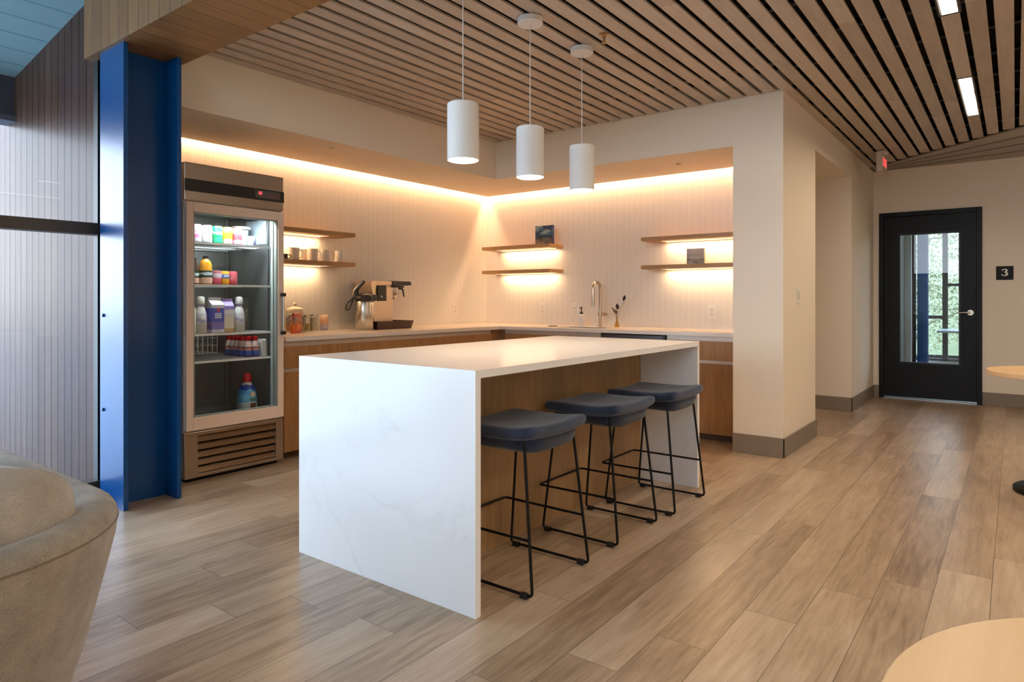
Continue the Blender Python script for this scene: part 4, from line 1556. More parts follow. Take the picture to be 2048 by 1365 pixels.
t = thing('drip_tray', 'dark brown slant-sided tray under the coffee brewer', 'tray', (4.245, 4.745, CH))
mb = MB()
b0, b1 = (-0.200, -0.135), (0.222, 0.145)
e0, e1 = (-0.212, -0.150), (0.245, 0.160)
def rect(p, q, z, ins=0.0):
    return [(p[0] + ins, p[1] + ins, z), (q[0] - ins, p[1] + ins, z), (q[0] - ins, q[1] - ins, z), (p[0] + ins, q[1] - ins, z)]
mb.loft([rect(b0, b1, 0.0), rect(e0, e1, 0.075), rect(e0, e1, 0.075, 0.006), rect(b0, b1, 0.014, 0.006)])
mb.build('tray', M['brownplastic'], t)

# ---- jars and snacks by the refrigerator
def sack(name, lb, loc, w_, d_, h_, mat, cat, rz=0.0, lean=0.0):
    t = thing(name, lb, cat, loc, rz)
    rings = []
    for k in range(11):
        tt = k / 10
        dd = d_ * (math.sin(PI * min(1, tt * 0.92 + 0.06)) ** 0.6)
        ring = []
        for q in range(24):
            a = 2 * PI * q / 24
            ww = w_ * (1 + 0.05 * math.sin(5 * a + tt * 9)) * (1.0 - 0.06 * math.sin(PI * tt))
            ring.append((ww / 2 * math.copysign(abs(math.cos(a)) ** 0.7, math.cos(a)) + lean * tt, dd / 2 * math.sin(a) + 0.004 * math.sin(7 * a + 4 * tt), h_ * tt))
        rings.append(ring)
    MB().loft(rings).build('pouch', mat, t, smooth=60)
    return t


def label_mat(name, stops, scale=9, rough=0.35, axis=2, dist=0.6):
    m, n, b = _new(name)
    tcn = n.nodes.new('ShaderNodeTexCoord')
    sg = n.nodes.new('ShaderNodeSeparateXYZ')
    n.links.new(tcn.outputs['Generated'], sg.inputs[0])
    no = n.nodes.new('ShaderNodeTexNoise')
    no.inputs['Scale'].default_value = scale
    no.inputs['Detail'].default_value = 2
    n.links.new(tcn.outputs['Generated'], no.inputs['Vector'])
    f = math_node(n, 'MULTIPLY_ADD', math_node(n, 'SUBTRACT', no.outputs['Fac'], 0.5), dist, sg.outputs[axis])
    r = ramp(n, stops, 'CONSTANT')
    n.links.new(f, r.inputs[0])
    n.links.new(r.outputs[0], b.inputs['Base Color'])
    b.inputs['Roughness'].default_value = rough
    MATS[name] = m
    return m


t = thing('candy_jar', 'round glass jar with a pale domed lid, behind the snack bag', 'jar', (3.315, 4.80, CH))
t.scale = (1, 1, 1.14)
mb = MB(); mb.lathe([(0.055, 0), (0.075, 0.01), (0.085, 0.06), (0.085, 0.12), (0.07, 0.145), (0.062, 0.15)], cap=False)
mb.build('jar', M['glass_jar'], t, smooth=40)
mb = MB(); mb.lathe([(0, 0.004), (0.07, 0.012), (0.08, 0.06), (0.078, 0.105), (0.05, 0.125), (0, 0.13)], cap=False)
mb.build('wrapped_sweets', label_mat('wrapped_sweets', [(0.0, (0.30, 0.08, 0.02)), (0.25, (0.55, 0.22, 0.03)), (0.40, (0.10, 0.08, 0.07)), (0.6, (0.30, 0.30, 0.30)), (0.8, (0.06, 0.05, 0.05))], 14, 0.3, dist=1.6), t, smooth=60)
mb = MB(); mb.lathe([(0.068, 0.150), (0.072, 0.155), (0.068, 0.172), (0.03, 0.186), (0.014, 0.190), (0.012, 0.196), (0.018, 0.208), (0.012, 0.220), (0, 0.222)], cap=False)
mb.build('lid', plain('ivory_lid', (0.80, 0.70, 0.55), 0.3), t, smooth=50)
sack('snack_bag', 'orange and dark crinkled snack bag beside the refrigerator door', (3.225, 4.66, CH), 0.145, 0.07, 0.165, label_mat('snack_bag_print', [(0.0, (0.55, 0.10, 0.02)), (0.35, (0.75, 0.28, 0.02)), (0.5, (0.10, 0.02, 0.02)), (0.62, (0.55, 0.42, 0.40)), (0.74, (0.35, 0.05, 0.02))], 7, 0.3, dist=1.3), 'snack bag', 0.5, 0.02)
for i, (x, y, h_, c_, lb) in enumerate(((3.455, 4.83, 0.120, (0.45, 0.33, 0.10), 'small clear jar of yellow sweets, left of its twin'), (3.522, 4.83, 0.124, (0.62, 0.56, 0.45), 'small clear jar of pale sachets, right of its twin'))):
    t = thing('glass_jar', lb, 'jar', (x, y, CH + 0.006), 0, 'small jars in the clear tray')
    mb = MB(); mb.lathe([(0.030, 0), (0.033, 0.004), (0.033, h_), (0.030, h_ + 0.004)], cap=False)
    mb.build('jar', M['glass_jar'], t, smooth=40)
    mb = MB(); mb.lathe([(0.0, 0.004), (0.030, 0.004), (0.030, h_ * (0.5 if i == 0 else 0.85)), (0, h_ * (0.55 if i == 0 else 0.9))], cap=False)
    mb.build('contents', plain('jar_fill_%d' % i, c_, 0.6, noise=0.4, nscale=60), t, smooth=50)
    mb = MB(); mb.lathe([(0.034, h_ + 0.002), (0.034, h_ + 0.015), (0, h_ + 0.016)])
    mb.build('lid', M['chrome'], t, smooth=40)
sack('sachet_pack', 'clear cup of orange and lilac sachets beside the small jars', (3.63, 4.83, CH + 0.006), 0.075, 0.06, 0.135, label_mat('sachet_print', [(0.0, (0.55, 0.50, 0.60)), (0.30, (0.70, 0.45, 0.35)), (0.5, (0.75, 0.36, 0.18)), (0.7, (0.78, 0.55, 0.40))], 9, 0.5, dist=1.2), 'sachet pack')
t = thing('clear_tray', 'low clear tray holding the small jars on the worktop', 'tray', (3.60, 4.83, CH))
mb = MB(); mb.box(-0.19, 0.19, -0.06, 0.06, 0.0, 0.005)
mb.build('tray', plain('clear_acrylic', (0.75, 0.70, 0.65), 0.15), t, bevel=0.002)

# ---- refrigerator
RX, RY, RW, RD = 2.092, 4.20, 0.712, 0.715
t = thing('refrigerator', 'tall steel glass-door refrigerator stocked with drinks beside the blue column', 'refrigerator', (RX, RY, 0))
fr = t
zb, ztop = 0.36, 1.83
mb = MB()
mb.box(0.0, 0.03, 0.03, RD, 0.03, 2.055).box(RW - 0.03, RW, 0.03, RD, 0.03, 2.055).box(0.03, RW - 0.03, RD - 0.03, RD, 0.03, 2.055)
mb.box(0.03, RW - 0.03, 0.03, RD - 0.03, ztop - 0.03, 2.055).box(0.03, RW - 0.03, 0.03, RD - 0.03, 0.03, zb)
mb.build('cabinet', M['steelZ'], t)
mb = MB()
mb.box(0.031, 0.036, 0.04, RD - 0.031, zb, ztop - 0.03).box(RW - 0.036, RW - 0.031, 0.04, RD - 0.031, zb, ztop - 0.03)
mb.box(0.036, RW - 0.036, RD - 0.036, RD - 0.031, zb, ztop - 0.03).box(0.036, RW - 0.036, 0.04, RD - 0.036, zb, zb + 0.005).box(0.036, RW - 0.036, 0.04, RD - 0.036, ztop - 0.035, ztop - 0.03)
mb.build('liner', M['fridge_in'], t)
# header with control strip
mb = MB(); mb.box(0.0, RW, 0.0, 0.03, 1.812, 2.055)
hd = mb.build('header', M['steel'], t, bevel=0.004)
mb = MB(); mb.box(-0.002, RW + 0.002, -0.006, 0.0, 1.872, 1.950)
mb.build('black_band', M['plastic_b'], hd, bevel=0.002)
mb = MB(); mb.box(0.485, 0.680, -0.010, -0.006, 1.886, 1.940)
ct = mb.build('control_panel', plain('grey_keypad', (0.09, 0.08, 0.08), 0.4), hd, bevel=0.002)
text_mesh('display_digits', '81', 0.030, M['red_seg'], ct, (0.525, -0.011, 1.918), (PI / 2, 0, 0))
for k in range(3):
    mb = MB(); mb.tube([(0.590 + k * 0.033 + 0.009 * math.cos(a_), -0.0105, 1.908 + 0.009 * math.sin(a_)) for a_ in [2 * PI * q / 10 for q in range(10)]], 0.0012, 5, closed=True)
    mb.build('key_mark', plain('dim_red_marks', (0.5, 0.08, 0.06), 0.5), ct)
mb = MB(); mb.cyl(0.009, -0.006, 0.0, (0.345, 0, 1.842), 16, 'Y')
mb.build('lock', M['chrome'], hd, smooth=40)
mb = MB(); mb.cyl(0.006, -0.004, 0.0, (0.69, 0, 1.822), 12, 'Y')
mb.build('hinge_pin', M['chrome'], hd, smooth=40)
# door
mb = MB()
dz0, dz1 = 0.335, 1.803
mb.box(0.004, 0.050, -0.012, 0.026, dz0, dz1).box(RW - 0.050, RW - 0.004, -0.012, 0.026, dz0, dz1)
mb.box(0.050, RW - 0.050, -0.012, 0.026, dz0, dz0 + 0.082).box(0.050, RW - 0.050, -0.012, 0.026, dz1 - 0.062, dz1)
dr = mb.build('door', M['fridge_frame'], t, bevel=0.003)
mb = MB()
i0, i1 = 0.050, RW - 0.050
mb.box(i0, i0 + 0.010, -0.006, 0.026, dz0 + 0.082, dz1 - 0.062).box(i1 - 0.010, i1, -0.006, 0.026, dz0 + 0.082, dz1 - 0.062)
mb.box(i0, i1, -0.006, 0.026, dz0 + 0.082, dz0 + 0.090).box(i0, i1, -0.006, 0.026, dz1 - 0.070, dz1 - 0.062)
mb.build('spacer', plain('grey_green_spacer', (0.34, 0.37, 0.34), 0.4, metal=0.3), dr)
mb = MB(); mb.quad((0.056, 0.0, dz0 + 0.086), (RW - 0.056, 0.0, dz0 + 0.086), (RW - 0.056, 0.0, dz1 - 0.066), (0.056, 0.0, dz1 - 0.066))
mb.build('pane', M['glass_fridge'], dr)
mb = MB(); mb.tube([(RW - 0.020, -0.030, 0.945), (RW - 0.020, -0.030, 1.215)], 0.009, 12)
hn = mb.build('handle', M['steelZ'], dr, smooth=40)
for z in (0.938, 1.210):
    mb = MB(); mb.box(RW - 0.034, RW - 0.004, -0.042, -0.012, z - 0.012, z + 0.014)
    mb.build('handle_bracket', M['plastic_b'], hn, bevel=0.003)
# louvred grille
mb = MB()
mb.box(0.0, 0.085, 0.0, 0.03, 0.028, 0.322).box(RW - 0.060, RW, 0.0, 0.03, 0.028, 0.322).box(0.085, RW - 0.060, 0.0, 0.03, 0.298, 0.322).box(0.085, RW - 0.060, 0.0, 0.03, 0.028, 0.050)
gr = mb.build('grille', M['steel'], t, bevel=0.002)
for k in range(5):
    z0 = 0.052 + k * 0.050
    mb = MB()
    mb.prism([(0.004, z0), (-0.004, z0 + 0.006), (0.022, z0 + 0.044), (0.027, z0 + 0.041)], 0.085, RW - 0.060, 'X')
    mb.build('louvre', brushed('bronze_steel_louvre', (0.30, 0.21, 0.14), 0.25) if 'bronze_steel_louvre' not in MATS else MATS['bronze_steel_louvre'], gr)
mb = MB(); mb.box(0.085, RW - 0.060, 0.03, 0.034, 0.05, 0.30)
mb.build('grille_backing', M['black'], gr)
mb = MB(); mb.box(0.03, RW - 0.03, 0.04, RD - 0.05, 0.0, 0.03)
mb.build('plinth', M['black'], t)
# shelves, tracks and lamp
ZS = [1.556, 1.278, 0.950, 0.770]
for z in ZS:
    mb = MB()
    mb.box(0.038, RW - 0.060, 0.062, 0.070, z - 0.014, z)
    n_w = 26
    for k in range(n_w):
        x = 0.042 + k * (RW - 0.105) / (n_w - 1)
        mb.box(x - 0.0018, x + 0.0018, 0.066, RD - 0.06, z - 0.004, z)
    for y in (0.25, 0.45, RD - 0.06):
        mb.box(0.038, RW - 0.060, y - 0.003, y + 0.003, z - 0.009, z - 0.003)
    mb.build('wire_shelf', plain('white_coated_wire', (0.90, 0.93, 0.94), 0.35), t)
for x in (0.045, RW - 0.062):
    for y in (0.10, RD - 0.05):
        mb = MB(); mb.box(x, x + 0.012, y, y + 0.010, zb + 0.006, ztop - 0.04)
        mb.build('shelf_track', M['fridge_in'], t)
mb = MB(); mb.box(RW - 0.060, RW - 0.036, 0.042, 0.075, zb + 0.02, ztop - 0.04)
mb.build('lamp_housing', plain('pale_grey_lamp_housing', (0.50, 0.55, 0.53), 0.35), t)
mb = MB(); mb.box(0.10, RW - 0.10, 0.045, 0.075, ztop - 0.05, ztop - 0.036)
mb.build('light_tube', M['led_on'], t)
area_light('fridge_lamp', (RW / 2, 0.06, ztop - 0.054), 0.45, 0.025, P_FRIDGE, (0.85, 0.96, 1.0), parent=t)
mb = MB(); mb.box(RW - 0.0375, RW - 0.0365, 0.16, 0.42, 1.585, 1.76)
mb.build('paper_notice', plain('pale_blue_paper', (0.50, 0.60, 0.68), 0.7), t)

# contents
def can(lb, x, y, z, r, h, stops, grp, body=None, dist=0.15):
    t = thing('drink_can', lb, 'drink can', (x, y, z), 0, grp)
    mb = MB(); mb.lathe([(r * 0.78, 0.0), (r * 0.97, h * 0.05), (r, h * 0.09), (r, h * 0.90), (r * 0.86, h * 0.97)], seg=28)
    mb.build('can_body', label_mat('can_print_' + lb[:14].replace(' ', '_'), stops, 5, 0.3, dist=dist), t, smooth=40)
    mb = MB(); mb.lathe([(r * 0.86, h * 0.97), (r * 0.86, h), (r * 0.80, h), (r * 0.78, h * 0.975), (0, h * 0.975)], seg=28, cap=False)
    mb.build('lid', M['chrome'], t, smooth=40)
    return t


WHT, RED, PNK = (0.80, 0.80, 0.80), (0.65, 0.03, 0.05), (0.75, 0.15, 0.30)
g = 'cans on the top refrigerator shelf'
yc = RY + 0.16
zt_ = ZS[0] + 0.001
can('white and pink can, first on the top refrigerator shelf', 2.250, yc, zt_, 0.033, 0.124, [(0, (0.75, 0.70, 0.78)), (0.22, (0.80, 0.16, 0.35)), (0.48, (0.85, 0.80, 0.80)), (0.6, (0.80, 0.2, 0.25)), (0.7, WHT), (0.85, (0.8, 0.4, 0.45))], g, dist=0.4)
can('white can with a pink swirl on the top refrigerator shelf', 2.322, yc, zt_, 0.033, 0.124, [(0, (0.75, 0.78, 0.82)), (0.45, (0.8, 0.7, 0.74)), (0.55, WHT), (0.62, (0.75, 0.25, 0.38)), (0.70, WHT)], g, dist=0.5)
can('green and white can on the top refrigerator shelf', 2.396, yc, zt_, 0.033, 0.124, [(0, (0.03, 0.40, 0.18)), (0.3, (0.01, 0.30, 0.08)), (0.58, WHT), (0.68, (0.01, 0.30, 0.08)), (0.9, (0.03, 0.40, 0.16))], g, dist=0.4)
can('bright yellow can on the top refrigerator shelf', 2.468, yc, zt_, 0.033, 0.124, [(0, (0.72, 0.75, 0.35)), (0.32, (0.85, 0.75, 0.02)), (0.78, (0.90, 0.85, 0.25)), (0.9, (0.85, 0.78, 0.05))], g)
can('red and pink can, last on the top refrigerator shelf', 2.542, yc, zt_, 0.033, 0.124, [(0, (0.75, 0.30, 0.55)), (0.30, (0.80, 0.06, 0.08)), (0.65, (0.85, 0.70, 0.60)), (0.8, (0.80, 0.10, 0.10))], g)
t = thing('lidded_tub', 'clear tub with a wide white lid on the top refrigerator shelf', 'tub', (2.665, RY + 0.32, zt_))
mb = MB(); mb.lathe([(0.038, 0), (0.042, 0.004), (0.052, 0.128)], cap=False)
mb.build('tub', plain('pale_blue_tub', (0.55, 0.64, 0.85), 0.3), t, smooth=40)
mb = MB(); mb.lathe([(0.060, 0.128), (0.066, 0.132), (0.066, 0.145), (0.058, 0.152), (0, 0.154)])
mb.build('lid', plain('cream_lid', (0.82, 0.76, 0.68), 0.4), t, smooth=40)
t = thing('glass_mug', 'small glass mug with a pale blue drink on the top refrigerator shelf', 'mug', (2.640, RY + 0.14, zt_))
mb = MB(); mb.lathe([(0.026, 0), (0.028, 0.003), (0.028, 0.07)], cap=False)
mb.build('cup', plain('milky_blue_glass', (0.45, 0.52, 0.80), 0.15), t, smooth=40)
mb = MB(); mb.tube([(0.026, 0, 0.062), (0.046, 0, 0.060), (0.050, 0, 0.012)], 0.004, 8, corner=0.02)
mb.build('handle', M['ceramic'], t, smooth=50)


def bottle(name, lb, cat, x, y, z, prof, bodymat, capmat, cap0, lab=None, grp=None, seg=28, rz=0):
    t = thing(name, lb, cat, (x, y, z), rz, grp)
    MB().lathe(prof, seg=seg).build('bottle', bodymat, t, smooth=40)
    MB().lathe(cap0, seg=seg).build('cap', capmat, t, smooth=40)
    if lab:
        MB().lathe(lab[0], seg=seg, cap=False).build('paper_label', lab[1], t, smooth=40)
    return t


zt_ = ZS[1] + 0.001
juice = plain('orange_juice', (0.75, 0.30, 0.02), 0.25)
dkj = plain('dark_tea', (0.05, 0.025, 0.015), 0.25)
prof = [(0.040, 0), (0.043, 0.005), (0.043, 0.095), (0.038, 0.112), (0.040, 0.13), (0.030, 0.158), (0.016, 0.172), (0.016, 0.178)]
lb_m = label_mat('juice_label', [(0, (0.70, 0.40, 0.28)), (0.30, (0.80, 0.50, 0.36)), (0.42, (0.03, 0.05, 0.03)), (0.66, (0.55, 0.65, 0.70)), (0.84, (0.03, 0.06, 0.03))], 4, dist=0.35)
bottle('juice_bottle', 'orange juice bottle with a dark label on the second refrigerator shelf', 'bottle', 2.318, RY + 0.17, zt_, prof, juice, M['plastic_b'], [(0.0175, 0.176), (0.0175, 0.192), (0, 0.193)], ([(0.0436, 0.008), (0.0436, 0.094)], lb_m))
prof2 = [(0.030, 0), (0.032, 0.005), (0.032, 0.095), (0.030, 0.12), (0.014, 0.16), (0.014, 0.165)]
bottle('tea_bottle', 'dark bottle cut off by the door frame on the second refrigerator shelf', 'bottle', 2.238, RY + 0.17, zt_, prof2, dkj, M['plastic_b'], [(0.0155, 0.162), (0.0155, 0.175), (0, 0.176)], ([(0.0326, 0.008), (0.0326, 0.085)], lb_m))
g = 'short cans on the second refrigerator shelf'
c1 = can('short red and silver can on the second refrigerator shelf', 2.394, yc, zt_, 0.0285, 0.096, [(0, (0.60, 0.08, 0.12)), (0.5, (0.45, 0.38, 0.40)), (0.8, (0.35, 0.10, 0.12))], g, dist=0.4)
c2 = can('short orange can with a blue band on the second refrigerator shelf', 2.451, yc, zt_, 0.0285, 0.096, [(0, (0.85, 0.38, 0.01)), (0.45, (0.10, 0.13, 0.35)), (0.78, (0.80, 0.35, 0.03))], g, dist=0.1)
text_mesh('can_lettering', 'AN', 0.026, plain('pale_can_lettering', (0.75, 0.78, 0.82), 0.4), c2, (-0.004, -0.0292, 0.060), (PI / 2, 0, 0), 0.0006, 0.0006)
c3 = can('short mottled pink can on the second refrigerator shelf', 2.510, yc, zt_, 0.0285, 0.096, [(0, (0.55, 0.06, 0.08)), (0.4, (0.60, 0.22, 0.24)), (0.55, (0.50, 0.08, 0.10))], g, dist=1.0)

zt_ = ZS[2] + 0.001
g = 'bottles and cartons on the third refrigerator shelf'
cprof = [(0.036, 0), (0.040, 0.006), (0.040, 0.09), (0.037, 0.13), (0.026, 0.168), (0.019, 0.182), (0.019, 0.190)]
wb = label_mat('creamer_wrap', [(0, (0.62, 0.58, 0.54)), (0.30, (0.70, 0.68, 0.66)), (0.40, (0.42, 0.38, 0.58)), (0.50, (0.72, 0.71, 0.70)), (0.60, (0.45, 0.42, 0.60)), (0.66, (0.74, 0.73, 0.72))], 7, dist=0.5)
lil = plain('lilac_collar', (0.30, 0.22, 0.60), 0.4)
cp = [(0.026, 0.192), (0.027, 0.196), (0.026, 0.232), (0.020, 0.245), (0, 0.247)]
for x, lb in ((2.278, 'white creamer bottle with a domed cap, left of the blue carton'), (2.553, 'white creamer bottle with a domed cap, right of the lilac carton')):
    b_ = bottle('creamer_bottle', lb, 'bottle', x, yc, zt_, cprof, wb, M['white'], cp, None, g)
    MB().lathe([(0.0215, 0.183), (0.024, 0.184), (0.024, 0.193), (0.0215, 0.194)], seg=28).build('collar', lil, b_, smooth=40)
bottle('milk_bottle', 'pale bottle almost hidden by the door frame, third refrigerator shelf', 'bottle', 2.212, yc, zt_, [(0.030, 0), (0.030, 0.16), (0.014, 0.20)], plain('ivory_bottle', (0.70, 0.68, 0.55), 0.3), plain('green_cap', (0.05, 0.15, 0.06), 0.4), [(0.016, 0.20), (0.016, 0.225), (0, 0.226)], None, g)


def carton(lb, x, y, z, w_, d_, h_, stops, topc, rz=0.0):
    t = thing('drink_carton', lb, 'carton', (x, y, z), rz, g)
    mb = MB(); mb.box(-w_ / 2, w_ / 2, -d_ / 2, d_ / 2, 0, h_)
    mb.build('carton_body', label_mat('carton_' + lb[:10].replace(' ', '_'), stops, 6, 0.4, dist=0.06), t, bevel=0.002)
    mb = MB()
    v = [mb.bm.verts.new(p) for p in ((-w_ / 2, -d_ / 2, h_), (w_ / 2, -d_ / 2, h_), (w_ / 2, d_ / 2, h_), (-w_ / 2, d_ / 2, h_), (-w_ / 2, 0, h_ + 0.032), (w_ / 2, 0, h_ + 0.032))]
    for f in ((0, 1, 5, 4), (2, 3, 4, 5), (1, 2, 5), (3, 0, 4), (0, 3, 2, 1)):
        mb.bm.faces.new([v[i] for i in f])
    mb.box(-w_ / 2, w_ / 2, -0.002, 0.002, h_ + 0.030, h_ + 0.050)
    mb.build('gable_top', topc, t)
    return t


ca = carton('blue carton with white lettering blocks and a gable top', 2.376, yc, zt_, 0.092, 0.085, 0.190, [(0, (0.66, 0.64, 0.70)), (0.11, (0.19, 0.14, 0.42)), (0.38, (0.06, 0.08, 0.42)), (0.88, (0.62, 0.62, 0.68))], plain('white_gable', (0.70, 0.70, 0.74), 0.4), 0.08)
mb = MB()
for r_ in range(3):
    for q in range(4):
        mb.box(-0.024 + q * 0.0125, -0.024 + q * 0.0125 + 0.0095, -0.0436, -0.0426, 0.098 + r_ * 0.013, 0.098 + r_ * 0.013 + 0.0095)
mb.build('lettering', plain('white_print', (0.75, 0.75, 0.78), 0.5), ca)
MB().cyl(0.012, -0.0436, -0.0426, (0, 0, 0.155), 20, 'Y').build('emblem', plain('red_print', (0.55, 0.04, 0.05), 0.5), ca)
carton('cream carton with a lilac gable top and tan foot', 2.466, yc, zt_, 0.072, 0.07, 0.182, [(0, (0.50, 0.33, 0.13)), (0.15, (0.68, 0.60, 0.48)), (0.62, (0.55, 0.50, 0.62)), (0.68, (0.70, 0.66, 0.62)), (0.85, (0.34, 0.24, 0.62))], plain('lilac_gable', (0.36, 0.26, 0.66), 0.4), -0.15)
t = thing('glass_carafe', 'clear glass carafe standing deep on the third refrigerator shelf', 'carafe', (2.662, RY + 0.27, zt_), 0)
mb = MB(); mb.lathe([(0.045, 0), (0.05, 0.01), (0.052, 0.13), (0.040, 0.18), (0.028, 0.21), (0.028, 0.225), (0.036, 0.24), (0.034, 0.24), (0.026, 0.225)], cap=False)
mb.build('carafe', glass_mat('carafe_glass', (0.88, 0.90, 0.86), 2.5, 0.05), t, smooth=50)

zt_ = ZS[3] + 0.001
g = 'red-capped creamer bottles on the fourth refrigerator shelf'
sp_ = [(0.024, 0), (0.027, 0.004), (0.027, 0.06), (0.024, 0.085), (0.017, 0.105), (0.014, 0.112)]
rm = label_mat('red_creamer_wrap', [(0, (0.10, 0.05, 0.14)), (0.10, (0.06, 0.14, 0.50)), (0.38, (0.55, 0.25, 0.24)), (0.55, (0.22, 0.04, 0.03)), (0.62, (0.70, 0.52, 0.46)), (0.9, (0.74, 0.62, 0.56))], 6, dist=0.14)
redc = plain('red_cap', (0.55, 0.01, 0.015), 0.3)
k = 0
rows = [(2.612, 0.14, 'red-capped creamer bottle, left one at the front of its shelf'), (2.668, 0.14, 'red-capped creamer bottle, right one at the front of its shelf')]
for r_ in range(4):
    for x in (2.60, 2.656):
        rows.append((x - 0.0 * r_, 0.198 + r_ * 0.057, None))
proto = None
for (x, dy, lb) in rows:
    if proto is None:
        proto = bottle('creamer_bottle', lb, 'bottle', x, RY + dy, zt_, sp_, rm, redc, [(0.0165, 0.112), (0.018, 0.116), (0.0175, 0.140), (0, 0.146)], None, g)
    else:
        o = copy_tree(proto)
        o.location = (x, RY + dy, zt_)
        tag(o, lb or 'red-capped creamer bottle standing behind the two front ones', 'bottle', g)
t = thing('creamer_carton', 'small white carton right of the red-capped creamers', 'carton', (2.722, RY + 0.14, zt_))
mb = MB(); mb.box(-0.018, 0.018, -0.03, 0.03, 0, 0.10)
mb.build('carton_body', M['white'], t, bevel=0.002)
mb = MB(); mb.prism([(-0.018, 0.10), (0.018, 0.10), (0.014, 0.122), (0.0, 0.104), (-0.014, 0.122)], -0.03, 0.03, 'Y')
mb.build('open_top', M['white'], t)
t = thing('wire_basket', 'small wire basket hanging under the third refrigerator shelf', 'basket', (2.24, RY + 0.12, ZS[2] - 0.014))
mb = MB()
for k in range(5):
    x = k * 0.033
    mb.tube([(x, 0, 0), (x, 0, -0.12), (x, 0.2, -0.12), (x, 0.2, 0)], 0.0014, 5)
for z in (-0.02, -0.07, -0.12):
    mb.tube([(0, 0, z), (0.132, 0, z), (0.132, 0.2, z), (0, 0.2, z)], 0.0014, 5, closed=True)
mb.build('wires', plain('white_coated_wire', (0.8, 0.84, 0.86), 0.35), t)

zt_ = zb + 0.006
bigw = label_mat('big_creamer_wrap', [(0, (0.62, 0.62, 0.58)), (0.22, (0.50, 0.60, 0.66)), (0.34, (0.12, 0.42, 0.66)), (0.60, (0.05, 0.30, 0.62)), (0.76, (0.02, 0.06, 0.38)), (0.92, (0.60, 0.60, 0.62))], 4, dist=0.22)
bp_ = [(0.064, 0), (0.070, 0.008), (0.070, 0.09), (0.064, 0.14), (0.050, 0.185), (0.030, 0.212), (0.024, 0.220)]
b_ = bottle('big_creamer_bottle', 'large blue creamer bottle with a red cap on the refrigerator floor', 'bottle', 2.640, RY + 0.20, zt_, bp_, bigw, redc, [(0.030, 0.220), (0.031, 0.226), (0.030, 0.268), (0.020, 0.282), (0, 0.284)])
MB().cyl(0.020, -0.0705, -0.060, (0.004, 0, 0.135), 20, 'Y').build('emblem', plain('cream_emblem', (0.72, 0.58, 0.48), 0.5), b_)
MB().box(-0.014, 0.024, -0.0725, -0.060, 0.035, 0.072).build('picture_block', plain('brown_print', (0.14, 0.05, 0.03), 0.5), b_)
MB().box(-0.016, 0.022, -0.0722, -0.060, 0.088, 0.106).build('picture_block', plain('green_print', (0.10, 0.28, 0.14), 0.5), b_)

# ---- room sign with the number 3
t = thing('room_sign', 'black room sign with a white number 3 right of the black door', 'sign', (9.06, 0.094, 1.469))
mb = MB(); mb.box(-0.006, 0, -0.077, 0.077, -0.076, 0.076)
mb.build('plate', plain('sign_black', (0.008, 0.007, 0.007), 0.5, spec=0.2), t, bevel=0.003)
# a 3 drawn with stroke and ball terminals
mb = MB()
def P3(a, b):
    return (-0.0075, 0.004 - 1.35 * a, 1.35 * b + 0.006)
def stroke(pts, ws):
    R = []
    for i, p in enumerate(pts):
        q0, q1 = pts[max(0, i - 1)], pts[min(len(pts) - 1, i + 1)]
        dx, dy = q1[0] - q0[0], q1[1] - q0[1]
        l = math.hypot(dx, dy) or 1
        nx, ny = -dy / l, dx / l
        w = ws[i] / 2
        R.append([P3(p[0] + nx * w, p[1] + ny * w), P3(p[0] - nx * w, p[1] - ny * w)])
    for a, b in zip(R, R[1:]):
        mb.quad(a[0], a[1], b[1], b[0])
        mb.quad(*[(c[0] - 0.0015, c[1], c[2]) for c in (a[0], a[1], b[1], b[0])])
s3 = 0.020
up, wu, lo, wl = [], [], [], []
for k in range(15):
    a = math.radians(160 - k * 250 / 14)
    up.append((0.001 + 0.0145 * math.cos(a), 0.0150 + 0.0115 * math.sin(a)))
    wu.append(0.006 + 0.008 * max(0, math.cos(a)))
for k in range(17):
    a = math.radians(90 - k * 255 / 16)
    lo.append((0.000 + 0.0175 * math.cos(a), -0.0115 + 0.0145 * math.sin(a)))
    wl.append(0.006 + 0.009 * max(0, math.cos(a)))
stroke(up, wu)
stroke(lo, wl)
for c_ in ((-0.012, 0.0175), (-0.0155, -0.0165)):
    pts = [(c_[0] + 0.0045 * math.cos(2 * PI * q / 14), c_[1] + 0.0045 * math.sin(2 * PI * q / 14)) for q in range(14)]
    mb.bm.faces.new([mb.bm.verts.new((-0.0092, P3(*p)[1], P3(*p)[2])) for p in pts])
mb.build('numeral', plain('sign_white', (0.85, 0.83, 0.78), 0.5), t)

# ---- exit sign
t = thing('exit_sign', 'small white exit sign with red letters under the ceiling near the black door', 'exit sign', (7.90, 1.12, CEIL))
mb = MB(); mb.box(-0.07, 0.07, -0.05, 0.05, -0.022, 0.0)
mb.build('mount', M['white'], t, bevel=0.003)
mb = MB(); mb.box(-0.155, 0.155, -0.028, 0.028, -0.225, -0.022)
h_ = mb.build('housing', plain('ivory_housing', (0.62, 0.55, 0.47), 0.4), t, bevel=0.004)
text_mesh('letters', 'EXIT', 0.13, M['red_on'], h_, (0.0, -0.030, -0.124), (PI / 2, 0, 0), 0.001, 0.0)

